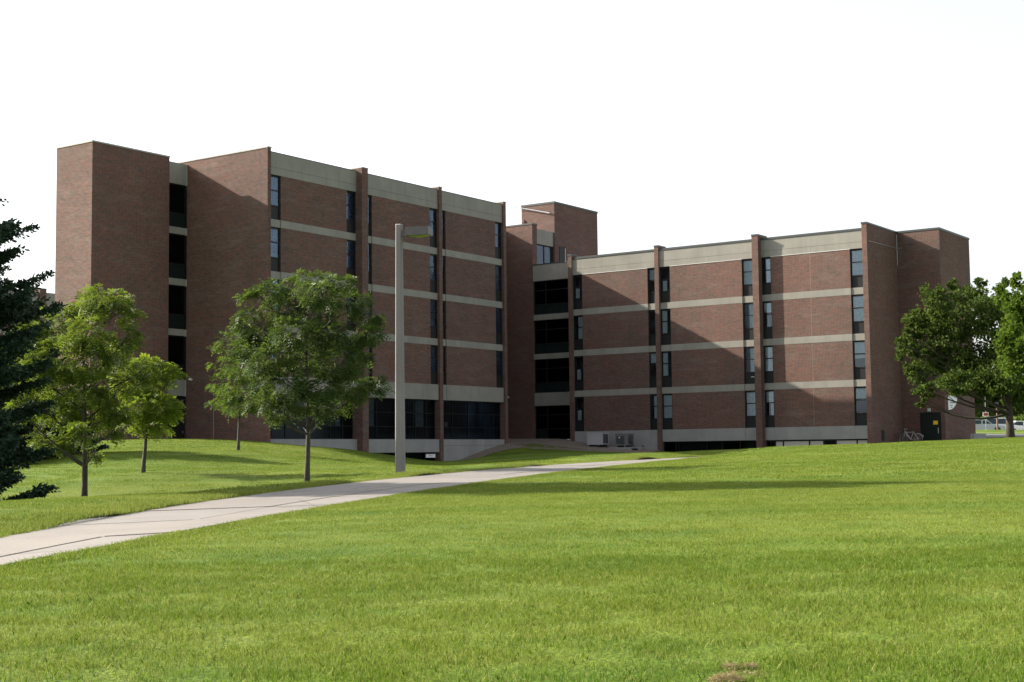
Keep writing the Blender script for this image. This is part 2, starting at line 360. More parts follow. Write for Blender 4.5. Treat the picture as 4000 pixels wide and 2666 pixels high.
def axis(lo,hi,fine0,fine1,step,grow=1.18):
    a=list(np.arange(fine0,fine1+1e-6,step)); s=step; v=a[-1]
    while v<hi: s*=grow; v+=s; a.append(v)
    s=step; v=a[0]
    while v>lo: s*=grow; v-=s; a.insert(0,v)
    return np.array(a)
# grid aligned with the viewing direction of the lawn: forward D, lateral L
aD=axis(-60,2600,2,112,.5); aL=axis(-2600,2600,-32,34,.5)
GD,GU=np.meshgrid(aD,aL,indexing='ij'); GL=GU.copy()
# between lateral -32 and 34 the grid columns bend so that two of them run exactly along the path's two edges
LO,HI,UF,UN=-32.,34.,-3.,0.
eF=np.polyval(fl,np.clip(GD,P0,P1)); eN=np.polyval(nl,np.clip(GD,P0,P1))
k=np.clip(1-np.maximum(GD-112,-GD)/60,0,1); eF=eF*k+UF*(1-k); eN=eN*k+UN*(1-k)
m1=(GU>LO)&(GU<=UF); m2=(GU>UF)&(GU<UN); m3=(GU>=UN)&(GU<HI)
GL=np.where(m1,LO+(GU-LO)/(UF-LO)*(eF-LO),GL); GL=np.where(m2,eF+(GU-UF)/(UN-UF)*(eN-eF),GL); GL=np.where(m3,eN+(GU-UN)/(HI-UN)*(HI-eN),GL)
X=GD*FH[0]+GL*RH[0]; Y=GD*FH[1]+GL*RH[1]; Z=height(X.ravel(),Y.ravel()).reshape(X.shape)
nD,nL=GD.shape; idx=np.arange(nD*nL).reshape(nD,nL)
cD=(GD[:-1,:-1]+GD[1:,1:])/2; cU=(GU[:-1,:-1]+GU[1:,1:])/2
keep=~((cD>P0)&(cD<P1)&(cU>UF)&(cU<UN))
q=np.stack([idx[:-1,:-1],idx[1:,:-1],idx[1:,1:],idx[:-1,1:]],-1)[keep]
me=npmesh('lawn',np.stack([X,Y,Z],-1),q[:,::-1],M['lawn']); me.polygons.foreach_set('use_smooth',[True]*len(me.polygons))
lawn=tag(link('lawn',me),kind='structure')

# path: concrete slabs, a wide and a narrow column, joints between them
path=bpy.data.objects.new('footpath',None); COL.objects.link(path); path['kind']='structure'
edges=[P0]
while edges[-1]<P1: edges.append(edges[-1]+3.05)
r_=random.Random(3)
for a,b in zip(edges[:-1],edges[1:]):
    for lo,hi in ((0,.66),(.66,1)):
        mb=MB(); g=.013; tilt=r_.uniform(-.006,.006)
        def pt(D,s,z=0):
            lf,zf=path_far(D); ln,zn=path_near(D); l=lf+(ln-lf)*s; p=g2w(D,l)
            return (p[0],p[1],zf+(zn-zf)*s+.018+tilt+z)
        w=abs(path_near(a)[0]-path_far(a)[0]); s0=lo+(g/w if lo else .01); s1=hi-(g/w if hi<1 else .01)
        Ds=np.linspace(a+g,b-g,4)
        for d0,d1 in zip(Ds[:-1],Ds[1:]):
            mb.quad([pt(d0,s0),pt(d0,s1),pt(d1,s1),pt(d1,s0)],[(0,0)]*4)
            mb.quad([pt(d0,s0,-.12),pt(d0,s0),pt(d1,s0),pt(d1,s0,-.12)],[(0,0)]*4)
            mb.quad([pt(d0,s1),pt(d0,s1,-.12),pt(d1,s1,-.12),pt(d1,s1)],[(0,0)]*4)
        mb.quad([pt(Ds[0],s0,-.12),pt(Ds[0],s1,-.12),pt(Ds[0],s1),pt(Ds[0],s0)],[(0,0)]*4)
        mb.quad([pt(Ds[-1],s0),pt(Ds[-1],s1),pt(Ds[-1],s1,-.12),pt(Ds[-1],s0,-.12)],[(0,0)]*4)
        mb.build('slab',M['path'],path)
mb=MB()
Ds=np.linspace(P0,P1,60)
for d0,d1 in zip(Ds[:-1],Ds[1:]):
    def pt(D,s):
        lf,zf=path_far(D); ln,zn=path_near(D); l=lf+(ln-lf)*s; p=g2w(D,l); return (p[0],p[1],zf+(zn-zf)*s-.02)
    mb.quad([pt(d0,-.02),pt(d0,1.02),pt(d1,1.02),pt(d1,-.02)],[(0,0)]*4)
mb.build('joint_bed',simple('joint_soil',(.085,.078,.07),.95),path)

# ------------------------------------------------------------ building parts
def window(parent,ax,pos,inward,u0,u1,z0,z1,style='sash',seed=0,mat_sp=None,cover=None):
    """ax 'x': wall plane X=pos, runs along Y. ax 'y': wall plane Y=pos, runs along X. inward = +-1 direction into the building.
    sash: two panes over a spandrel. Frame, panes, spandrel and curtain are children of the window."""
    r=random.Random(seed)
    def B(mb,a,b,c,d,n0,n1):
        n0=pos+inward*n0; n1=pos+inward*n1
        if ax=='x': mb.box(n0,n1,a,b,c,d)
        else: mb.box(a,b,n0,n1,c,d)
    w=bpy.data.objects.new('window',None); COL.objects.link(w); w.parent=parent; w.empty_display_size=.2
    H=z1-z0; fr=MB(); t=.08
    sp=z0+H*.31; mid=z0+H*.655
    if style=='sash':
        B(fr,u0,u0+t,z0,z1,.12,.2);B(fr,u1-t,u1,z0,z1,.12,.2);B(fr,u0+t,u1-t,z1-t*1.6,z1,.12,.2);B(fr,u0+t,u1-t,z0,z0+t*.5,.12,.2)
        B(fr,u0+t,u1-t,sp-.03,sp+.03,.11,.2);B(fr,u0+t,u1-t,mid-.035,mid+.035,.13,.2)
        fr.build('frame',M['frame'],w)
        for a,b in ((sp+.03,mid-.035),(mid+.035,z1-t*1.6)):
            g=MB(); B(g,u0+t,u1-t,a,b,.155,.162); g.build('pane',M['glass'],w)
        s=MB(); B(s,u0+t,u1-t,z0+t*.5,sp-.03,.15,.19); s.build('spandrel_panel',mat_sp or M['spandrel'],w)
        kind=cover or r.choice(['half','full','left','right','none','blind','top'])
        c=MB(); d0,d1=.20,.21
        if kind=='full': B(c,u0+.08,u1-.08,sp,z1-.1,d0,d1)
        elif kind=='left': B(c,u0+.08,u0+(u1-u0)*.55,sp,z1-.1,d0,d1)
        elif kind=='right': B(c,u0+(u1-u0)*.42,u1-.08,sp,z1-.1,d0,d1)
        elif kind=='half':
            B(c,u0+.08,u1-.08,mid,z1-.1,d0,d1); c2=MB(); B(c2,u0+(u1-u0)*.55,u1-.08,sp,mid-.01,d0,d1); c2.build('curtain',M['curtain'],w)
        elif kind=='blind': B(c,u0+.08,u1-.08,sp+(z1-sp)*r.uniform(.3,.6),z1-.1,d0,d1)
        elif kind=='top': B(c,u0+.08,u1-.08,mid+.1,z1-.1,d0,d1)
        elif kind=='low': B(c,u0+.18,u0+(u1-u0)*.62,sp+.03,mid-.12,d0,d1)
        if c.f: c.build('curtain',M['curtain'] if kind!='blind' else M['blind'],w)
        k=MB(); B(k,u0,u1,z0,z1,.9,.92); k.build('room_back',M['interior'],w)
    return w
def glazed(parent,ax,pos,inward,u0,u1,z0,z1,cols,rows,panels=(),glass='glass_dark',curt=(),back=1.4,sub='spandrel_green',t=.05,name='window'):
    """curtain-wall opening: cols / rows are bar positions (fractions); cells listed in panels are solid"""
    def B(mb,a,b,c,d,n0,n1):
        n0=pos+inward*n0; n1=pos+inward*n1
        if ax=='x': mb.box(n0,n1,a,b,c,d)
        else: mb.box(a,b,n0,n1,c,d)
    w=bpy.data.objects.new(name,None); COL.objects.link(w); w.parent=parent; w.empty_display_size=.2
    U=[u0]+[u0+(u1-u0)*c for c in cols]+[u1]; V=[z0]+[z0+(z1-z0)*c for c in rows]+[z1]
    fr=MB()
    for i,u in enumerate(U):
        a=u if i==0 else (u-t if i==len(U)-1 else u-t/2); B(fr,a,a+t,z0,z1,0,.09)
    for j,v in enumerate(V):
        a=v if j==0 else (v-t if j==len(V)-1 else v-t/2)
        for i in range(len(U)-1):
            b0=U[i]+(t if i==0 else t/2); b1=U[i+1]-(t if i==len(U)-2 else t/2); B(fr,b0,b1,a,a+t,.004,.086)
    fr.build('frame',M['frame'],w)
    for i in range(len(U)-1):
        for j in range(len(V)-1):
            a0=U[i]+(t if i==0 else t/2);a1=U[i+1]-(t if i==len(U)-2 else t/2);b0=V[j]+(t if j==0 else t/2);b1=V[j+1]-(t if j==len(V)-2 else t/2)
            g=MB()
            if (i,j) in panels: B(g,a0,a1,b0,b1,.03,.06); g.build('spandrel_panel',M[sub],w)
            else: B(g,a0,a1,b0,b1,.04,.047); g.build('pane',M[glass],w)
    for (i,j,k) in curt:
        c=MB(); a0=U[i]+.06;a1=U[i+1]-.06;b0=V[j];b1=V[j+1]
        if k=='full': B(c,a0,a1,b0,b1,.2,.21)
        elif k=='gap':
            c2=MB(); B(c2,a0,a0+(a1-a0)*.25,b0,b0+(b1-b0)*.45,.2,.21); c2.build('curtain',M['curtain'],w); B(c,a0+(a1-a0)*.6,a1,b0,b0+(b1-b0)*.45,.2,.21)
        elif k=='sliver': B(c,a0+(a1-a0)*.4,a0+(a1-a0)*.75,b0,b0+(b1-b0)*.4,.2,.21)
        c.build('curtain',M['curtain'],w)
    k=MB(); B(k,u0,u1,z0,z1,back,back+.02); k.build('room_back',M['interior'],w)
    return w
SEED=[100]
def sd_(): SEED[0]+=1; return SEED[0]

# ============================================================ LEFT WING (facade on X=-60.27, end wall on Y=60.69)
XA=-60.27; TOPL=17.95
LW=thing('brick_dormitory_wing','five storey brown brick wing at left with tall blank stair tower and grey concrete bands','building',(-68,72,.9))
LWB=Vector(LW.location)
def part(name,mb_,m,parent=LW,base=None):
    b=Vector(parent.location) if base is None else base
    mb_.v=[(x-b.x,y-b.y,z-b.z) for x,y,z in mb_.v]
    return mb_.build(name,m,parent)
class Shift:
    """temporary parent at a thing's origin so that world-placed windows keep their place"""
    pass
def wwin(parent,*a,**k):
    w=window(parent,*a,**k); w.matrix_parent_inverse=Matrix.Identity(4); w.location=-Vector(parent.location); return w
def wglz(parent,*a,**k):
    w=glazed(parent,*a,**k); w.location=-Vector(parent.location); return w
bandsL=[13.95,10.85,7.75]; storey_tops=[16.62,13.50,10.40,7.30]; storey_bot=[13.95,10.85,7.75,4.64]
# pilasters
pilL=[(60.69,60.97,.12),(68.72,69.30,.467),(77.07,77.41,.12),(84.65,84.97,.12)]
for i,(y0,y1,p) in enumerate(pilL):
    g=min(hz(XA,y0),hz(XA,y1))-.6
    if i==0: continue
    mb=MB(); mb.box(XA-.5,XA+p,y0,y1,g,18.12); part('pilaster',mb,M['brick'])
    mb=MB(); mb.box(XA-.95,XA-.5,y0,y1,17.3,18.12); part('pilaster_head',mb,M['brick'])
    mb=MB(); mb.box(XA-.98,XA+p+.025,y0-.02,y1+.02,18.12,18.19); part('coping',mb,M['coping_light'])
# end wall (blank, lit at its upper right)
mb=MB(); mb.box(-67.05,XA+.12,60.69,60.97,.2,18.13); part('end_wall',mb,M['brick'])
mb=MB(); mb.box(-68.2,XA+.15,60.66,61.0,18.13,18.21); part('coping',mb,M['coping_light'])
mb=MB(); mb.box(-68.2,-67.05,60.69,60.97,17.4,18.13); part('end_wall_return',mb,M['brick'])
# facade bays
winsL=[(60.97,61.93,67.79,68.72),(69.30,70.22,76.20,77.07),(77.41,77.95,83.75,84.65)]
baysL=[(60.97,68.72),(69.30,77.07),(77.41,84.65)]
covL={0:['top','none','full','blind'],1:['low','right','left','full'],2:['full','left','full','full'],3:['top','none','full','low'],4:['full','none','left','none'],5:['blind','left','full','right']}
for bi,((b0,b1),(w0,w1,w2,w3)) in enumerate(zip(baysL,winsL)):
    # parapet: two pours with a joint line between
    for z0,z1 in ((16.62,17.06),(17.075,TOPL)):
        mb=MB(); mb.box(XA-.35,XA+(.0 if z0>17 else .006),b0,b1,z0,z1); part('parapet_panel',mb,M['concrete'])
    mb=MB(); mb.box(XA-.33,XA-.02,b0,b1,17.06,17.075); part('joint',mb,M['interior'])
    mb=MB(); mb.box(XA-.4,XA+.012,b0,b1,TOPL,TOPL+.04); part('flashing',mb,M['coping_dark'])
    for si,(zt,zb) in enumerate(zip(storey_tops,storey_bot)):
        mb=MB(); mb.box(XA-.3,XA,w1,w2,zb,zt); part('brick_panel',mb,M['brick'])
        wwin(LW,'x',XA+.02,-1,w0,w1,zb,zt,seed=sd_(),cover=covL[bi*2][si])
        wwin(LW,'x',XA+.02,-1,w2,w3,zb,zt,seed=sd_(),cover=covL[bi*2+1][si])
    for zt in bandsL:
        mb=MB(); mb.box(XA-.3,XA+.012,w1,w2,zt-.45,zt); part('concrete_band',mb,M['concrete'])
        for a,b in ((w0,w1),(w2,w3)):
            mb=MB(); mb.box(XA-.3,XA-.05,a,b,zt-.45,zt); part('concrete_band',mb,M['concrete'])
    # deep band over the ground floor
    mb=MB(); mb.box(XA-.35,XA+.012,w1,w2,3.6,4.64); part('concrete_band',mb,M['concrete'])
    for a,b in ((w0,w1),(w2,w3)):
        mb=MB(); mb.box(XA-.35,XA-.02,a,b,3.6,4.64); part('concrete_band',mb,M['concrete'])
    # ground floor glazing set back behind the brick piers
    wglz(LW,'x',XA-.34,-1,b0+.02,b1-.02,.94,3.6,(.07,.22,.47,.73,.88),(.31,.66),panels=(),curt=[[(1,1,'full'),(1,2,'full'),(4,1,'gap'),(4,2,'full'),(0,1,'full')],[(1,1,'full'),(1,2,'full'),(4,1,'full'),(4,2,'full')],[(1,1,'sliver'),(4,1,'full'),(4,2,'full')]][bi],back=3.0,t=.045,glass='glass_mid')
    mb=MB(); mb.box(XA-.9,XA-.36,b0,b0+.02,.94,3.6); part('reveal',mb,M['brick'])
    zb={0:.08,1:.08,2:-1.6}[bi]
    mb=MB(); mb.box(XA-.35,XA+.012,b0,b1,zb,.94); part('sill_wall',mb,M['base_concrete'])
    if bi==2:
        for yj in (79.9,82.3):
            mb=MB(); mb.box(XA+.0122,XA+.0135,yj,yj+.015,-1.2,.55); part('joint',mb,M['interior'])
        mb=MB(); mb.box(XA+.0122,XA+.0135,b0,b1,.52,.535); part('joint',mb,M['interior'])
# basement windows under bays 1 and 2
wglz(LW,'x',XA-.30,-1,61.2,68.7,-1.6,.08,(.3,.62,.8),(),t=.07)
bw=wglz(LW,'x',XA-.30,-1,69.32,77.0,-1.6,.08,(.18,.36,.50,.62,.86),(),curt=[(4,0,'full')],t=.07)
mb=MB(); mb.box(XA-.96,XA-.5,84.68,84.94,-1.5,17.3); part('north_wall',mb,M['brick'])
# inner mass and roof
mb=MB(); mb.box(-75.5,XA-2.3,61.5,84.6,-1.5,17.3); part('inner_wall',mb,M['interior'])
mb=MB(); mb.box(-75.5,XA-.3,60.98,84.9,17.3,17.45); part('roof',mb,M['roof'])
mb=MB(); mb.box(-75.8,-75.5,60.9,94,-1.5,17.9); part('rear_wall',mb,M['brick'])
mb=MB(); mb.box(-75.5,-67.2,60.9,61.2,-1.5,17.3); part('side_wall',mb,M['brick'])
mb=MB(); mb.box(-67.05,XA-.96,84.66,84.96,-1.5,17.9); part('north_wall',mb,M['brick'])
# narrow set back stair bay and blank tower
XS=-67.05
for zt,zb_ in ((17.95,16.64),(13.97,13.55),(10.81,10.40),(7.72,7.32),(4.64,3.66)):
    mb=MB(); mb.box(XS-.3,XS,59.16,60.60,zb_,zt); part('concrete_band',mb,M['concrete'])
    mb=MB(); mb.box(XS-.28,XS+.03,60.605,60.685,zb_-.03,zt); part('edge_strip',mb,M['coping_light'])
for z0,z1 in ((13.97,16.64),(10.81,13.55),(7.72,10.40),(4.64,7.32)):
    wglz(LW,'x',XS-.1,-1,59.17,60.68,z0,z1,(),(.33,),panels=((0,0),),back=2.0,t=.07,glass='glass_mid')
    mb=MB(); mb.box(XS-1.9,XS-1.8,59.2,59.85,z0,z1-.4); part('added_pale_panel',mb,M['added_pale_panel'])  # tan panel added behind the glass so the stair interior looks brighter
    mb=MB(); mb.box(XS-1.15,XS-1.0,59.95,60.12,z0+.9,z1-.5); part('sun_tinted_post',mb,M['sun_tinted_post'])
dr=bpy.data.objects.new('door',None); COL.objects.link(dr); dr.parent=LW; dr.location=-LWB
for y0,y1 in ((59.2,59.92),(59.94,60.66)):
    mb=MB(); mb.box(XS-.25,XS-.2,y0,y1,.98,3.2); mb.build('door_leaf',M['black'],dr)
mb=MB(); mb.box(XS-.26,XS-.15,59.17,60.68,3.2,3.66); mb.build('transom',M['frame'],dr)
for z in (1.4,2.2,3.0):
    mb=MB(); mb.box(XS-.2,XS-.17,60.62,60.66,z,z+.14); mb.build('hinge',M['steel'],dr)
mb=MB(); mb.box(XS-.2,XS-.14,59.3,59.34,1.9,2.3); mb.build('handle',M['steel'],dr)
mb=MB(); mb.box(XS-.3,XS+1.2,59.16,60.68,.85,.98); part('door_step',mb,M['base_concrete'])
XT=-66.925
mb=MB(); mb.box(-70.16,XT,53.39,59.16,.2,18.14); part('stair_tower',mb,M['brick'])
mb=MB(); mb.box(-70.19,XT+.03,53.36,59.19,18.14,18.23); part('coping',mb,M['coping_light'])
mb=MB(); mb.box(-70.16,-70.0,59.161,60.95,.2,17.4); part('rear_wall',mb,M['interior'])
mb=MB(); mb.box(-70.0,XS-.31,59.17,60.6,17.3,17.4); part('roof',mb,M['roof'])
mb=MB(); mb.box(-69.99,XS-.32,60.62,60.66,.2,17.3); part('inner_wall',mb,M['interior'])
# downpipe / conduit on end wall and lamp by door
mb=MB(); mb.box(-64.62,-64.58,60.665,60.69,1.0,3.7); part('conduit',mb,M['steel'])
mb=MB(); mb.tube([(-66.5,60.66,4.62),(-66.5,60.45,4.66)],.06); part('wall_lamp',mb,M['white'])
# bare climber stems on the tower's sunny face
vine=thing('climbing_vine','bare brown climber stems spreading up the sunlit face of the left brick tower','climber',(-69,53.38,1))
mb=MB(); rv=random.Random(5)
for k in range(9):
    x=rv.uniform(-70,-67.6); z=1; pts=[]
    zt=rv.uniform(5,9.3)
    while z<zt:
        pts.append((x,53.36,z)); z+=.5; x=max(-70.1,min(-67.2,x+rv.uniform(-.14,.16)))
    mb.tube(pts,[.02-.012*i/len(pts) for i in range(len(pts))],4)
part('stem',mb,M['bark_dark'],vine)

# ============================================================ CONNECTOR (set back, stair glazing, roof tower)
CN=thing('brick_connector_block','recessed dark connecting block with glazed stair bays and a square brick roof tower','building',(-66,97,1))
YR=94.0
mb=MB(); mb.box(-67.2,-66.9,84.98,94.3,-1,17.95); part('side_wall',mb,M['brick'],CN)
mb=MB(); mb.box(-66.88,-64.0,YR,YR+.32,.3,18.05); part('front_wall',mb,M['brick'],CN)
mb=MB(); mb.box(-66.9,-63.97,YR-.03,YR+.68,18.05,18.16); part('coping',mb,M['coping_dark'],CN)
mb=MB(); mb.box(-64.32,-64.0,YR+.325,YR+.66,.3,18.05); part('corner_pier',mb,M['brick'],CN)
# upper floor facing the low roof
mb=MB(); mb.box(-64.35,-64.03,YR+.66,97.06,16.58,17.78); part('concrete_band',mb,M['concrete'],CN)
wglz(CN,'x',-64.1,-1,YR+.67,97.05,14.0,16.58,(.48,.90),(),panels=((2,0),),glass='glass',back=1.0,t=.09)
# recess stair bays (facing the lawn)
mb=MB(); mb.box(-63.98,-59.85,YR,YR+.3,13.47,14.75); part('parapet_panel',mb,M['concrete'],CN)
mb=MB(); mb.box(-63.98,-59.85,YR-.03,YR+.4,14.75,14.83); part('coping',mb,M['coping_dark'],CN)
for zt,zb_ in ((10.80,10.36),(7.70,7.28),(4.64,3.62)):
    mb=MB(); mb.box(-63.98,-59.85,YR,YR+.3,zb_,zt); part('concrete_band',mb,M['concrete'],CN)
for z0,z1 in ((10.80,13.47),(7.70,10.36),(4.64,7.28),(1.03,3.62)):
    wglz(CN,'y',YR+.14,1,-63.98,-59.9,z0,z1,(.27,.80),(.30,.72),panels=((0,0),(1,0),(2,0)) if z0>2 else ((0,0),),back=2.5,t=.07)
mb=MB(); mb.box(-63.98,-59.9,96.8,97.0,1,14); part('inner_wall',mb,M['interior'],CN)
for z in (13.4,10.3,7.2,3.6):
    mb=MB(); mb.box(-63.9,-59.95,YR+.35,96.8,z,z+.12); part('floor_slab',mb,M['interior'],CN)
mb=MB(); mb.box(-75.5,-67.2,84.98,94.3,17.2,17.3); part('roof',mb,M['roof'],CN)
mb=MB(); mb.box(-75.5,-64.36,94.35,97.0,17.2,17.3); part('roof',mb,M['roof'],CN)
mb=MB(); mb.box(-64.3,-63.995,94.7,97.05,-1,13.9); part('inner_wall',mb,M['interior'],CN)
mb=MB(); mb.box(-59.84,-59.6,93.4,97.0,-1,13.9); part('inner_wall',mb,M['interior'],CN)
mb=MB(); mb.box(-67.13,-63.9,97.06,103.7,10,20.16); part('roof_tower',mb,M['brick'],CN)
mb=MB(); mb.box(-67.17,-63.86,97.02,103.74,20.16,20.31); part('coping',mb,M['coping_dark'],CN)
mb=MB(); mb.box(-63.9,-63.86,97.70,98.65,14.6,16.68); part('door',mb,M['spandrel'],CN)
mb=MB(); mb.box(-63.86,-63.84,98.52,98.58,14.7,16.6); part('door_edge',mb,M['steel'],CN)
mb=MB(); mb.tube([(-63.86,98.45,15.3),(-63.75,98.45,15.3)],.05); part('knob',mb,M['white'],CN)
mb=MB(); mb.tube([(-68.0,96.85,20.25),(-66.9,96.92,20.02),(-64.3,96.98,19.36)],[.02,.045,.06],6); part('antenna_boom',mb,M['steel'],CN)
mb=MB(); mb.box(-67.0,-66.82,96.98,97.05,18.85,19.05); part('junction_box',mb,M['brick'],CN)
mb=MB()
mb.tube([(-66.4,93.98,4.36),(-66.4,93.8,4.4)],.03); mb.tube([(-66.4,93.8,4.4),(-66.33,93.68,4.36)],.07); mb.tube([(-66.5,93.85,4.4),(-66.56,93.7,4.36)],.06)
part('flood_light',mb,M['white'],CN)

# ============================================================ RIGHT WING (facade on Y=92.8)
YB=92.8
RW=thing('brick_dormitory_annex','lower four storey red brick wing at right with sunlit pale concrete bands and dark coping','building',(-47,99,0))
pilR=[(-59.84,-59.5,.12),(-52.25,-51.9,.12),(-44.2,-43.72,.47),(-36.24,-35.885,.12)]
for i,(x0,x1,p) in enumerate(pilR):
    zt=15.12
    mb=MB(); mb.box(x0,x1,YB-p,YB+.5,-1.2,zt-(.12 if i<3 else 0)); part('pilaster',mb,M['brick'],RW)
    if i<3: mb=MB(); mb.box(x0,x1,YB+.5,YB+1.0,14.3,zt-.12); part('pilaster_head',mb,M['brick'],RW)
    if i<3:
        mb=MB(); mb.box(x0-.02,x1+.02,YB-p-.03,YB+1.02,zt-.12,zt); part('coping',mb,M['coping_dark'],RW)
winsR=[(-59.5,-58.65,-52.92,-52.25),(-51.9,-51.03,-45.24,-44.2),(-43.72,-42.99,-37.16,-36.24)]
baysR=[(-59.5,-52.25),(-51.9,-44.2),(-43.72,-36.24)]
bandsR=[10.85,7.73,4.63]; topsR=[13.50,10.39,7.28,4.17]; botR=[10.85,7.73,4.63,1.54]
covR={0:['low','right','low','low'],1:['blind','none','top','right'],2:['low','left','left','full'],3:['full','right','right','full'],4:['right','blind','full','half'],5:['full','full','blind','top']}
for bi,((b0,b1),(w0,w1,w2,w3)) in enumerate(zip(baysR,winsR)):
    xm=(b0+b1)/2+(.2 if bi==1 else 0)
    for z0,z1,a,b in ((13.50,13.93,b0,xm-.006),(13.50,13.93,xm+.006,b1),(13.945,14.72,b0,b1)):
        mb=MB(); mb.box(a,b,YB-(.006 if z0<13.9 else 0),YB+.35,z0,z1); part('parapet_panel',mb,M['concrete'],RW)
    mb=MB(); mb.box(b0,b1,YB+.02,YB+.33,13.93,13.945); part('joint',mb,M['interior'],RW)
    mb=MB(); mb.box(w1,w2,YB-.03,YB-.007,13.485,13.505); part('flashing',mb,M['white'],RW)
    mb=MB(); mb.box(b0,b1,YB-.04,YB+.45,14.72,14.87); part('coping',mb,M['coping_dark'],RW)
    for si,(zt,zb) in enumerate(zip(topsR,botR)):
        if bi==2:
            for a,b in ((w1,-40.07),(-40.05,w2)):
                mb=MB(); mb.box(a,b,YB,YB+.3,zb,zt); part('brick_panel',mb,M['brick'],RW)
            mb=MB(); mb.box(-40.07,-40.05,YB+.003,YB+.2,zb,zt); part('joint',mb,M['concrete'],RW)
        else:
            mb=MB(); mb.box(w1,w2,YB,YB+.3,zb,zt); part('brick_panel',mb,M['brick'],RW)
        wwin(RW,'y',YB-.02,1,w0,w1,zb,zt,seed=sd_(),cover=covR[bi*2][si])
        wwin(RW,'y',YB-.02,1,w2,w3,zb,zt,seed=sd_(),cover=covR[bi*2+1][si])
    for zt in bandsR:
        mb=MB(); mb.box(w1,w2,YB-.012,YB+.3,zt-.46,zt); part('concrete_band',mb,M['concrete'],RW)
        for a,b in ((w0,w1),(w2,w3)):
            mb=MB(); mb.box(a,b,YB+.05,YB+.3,zt-.46,zt); part('concrete_band',mb,M['concrete'],RW)
    zb={0:-1.0,1:.67,2:.66}[bi]
    mb=MB(); mb.box(w1,w2,YB-.012,YB+.35,zb,1.54); part('base_wall',mb,M['base_concrete'],RW)
    for a,b in ((w0,w1),(w2,w3)):
        mb=MB(); mb.box(a,b,YB+.01,YB+.35,zb,1.54); part('base_wall',mb,M['base_concrete'],RW)
    if bi==0:
        for u in (-57.2,-55.9,-53.6,-54.4):
            mb=MB(); mb.box(u,u+.12,YB-.0145,YB-.0125,.3,.42); part('tie_patch',mb,M['interior'],RW)
    elif bi==1:
        wglz(RW,'y',YB+.16,1,b0+.02,b1-.02,-1.1,.67,(.13,.16,.46,.62,.80,.97),(.55,),curt=[(2,1,'full'),(3,1,'full'),(3,0,'full'),(5,1,'full')],back=2.0,t=.06)
    else:
        wglz(RW,'y',YB+.12,1,b0+.02,b1-.02,-1.1,.66,(.09,.17,.43,.57,.69,.89),(),panels=((1,0),(2,0),(3,0),(5,0),(6,0)),sub='beige',curt=[(4,0,'gap')],back=2.0,t=.10)
mb=MB(); mb.box(-44.7,-44.45,YB-.016,YB-.0125,5.1,5.13); part('chalk_mark',mb,M['white'],RW)
mb=MB(); mb.box(-59.4,-36.3,YB+2.4,YB+2.6,-1.2,14.2); part('inner_wall',mb,M['interior'],RW)
mb=MB(); mb.box(-59.8,-36.3,YB+.4,112,14.2,14.35); part('roof',mb,M['roof'],RW)
mb=MB(); mb.box(-63.85,-59.82,94.4,112,14.0,14.15); part('roof',mb,M['roof'],RW)
mb=MB(); mb.box(-63.9,-40,112,112.3,-1.2,14.8); part('rear_wall',mb,M['brick'],RW)
# right end: flank, stair tower
mb=MB(); mb.box(-36.24,-35.885,YB+.5,98.275,-1.2,15.12); part('flank_wall',mb,M['brick'],RW)
mb=MB(); mb.box(-36.27,-35.85,YB-.15,98.24,15.12,15.24); part('coping',mb,M['coping_dark'],RW)
mb=MB(); mb.box(-36.2,-32.824,98.275,104.8,-.6,15.10); part('stair_tower',mb,M['brick'],RW)
mb=MB(); mb.box(-36.27,-32.79,98.24,104.84,15.10,15.24); part('coping',mb,M['coping_dark'],RW)
mb=MB()
for a,b in (((-35.87,92.95,13.97),(-35.87,98.2,14.03)),((-35.85,98.25,15.0),(-35.85,98.25,12.85)),((-35.8,98.26,14.03),(-35.5,98.26,14.03))): mb.tube([a,b],.02,6)
part('conduit',mb,M['steel'],RW)
mb=MB(); mb.box(-35.885,-35.84,94.3,94.75,.55,1.25); part('vent',mb,M['black'],RW)
rd=bpy.data.objects.new('door',None); COL.objects.link(rd); rd.parent=RW; rd.location=-Vector(RW.location)
mb=MB(); mb.box(-34.56,-34.49,98.2,98.27,.4,2.45); mb.box(-33.2,-33.13,98.2,98.27,.4,2.45); mb.box(-34.49,-33.2,98.2,98.27,2.37,2.45); mb.build('door_frame',M['frame'],rd)
mb=MB(); mb.box(-34.48,-33.21,98.23,98.262,.4,2.36); mb.build('door_leaf',M['spandrel_green'],rd)
mb=MB(); mb.box(-33.34,-33.30,98.19,98.225,1.0,1.38); mb.build('handle',M['steel'],rd)
mb=MB(); mb.box(-33.66,-33.34,98.222,98.228,1.60,1.86); mb.build('yellow_notice',simple('yellow_sign',(.75,.52,.02),.6,var=.03),rd)
mb=MB(); mb.box(-34.0,-33.8,98.1,98.27,2.5,2.72); mb.build('door_lamp',M['blind'],rd)

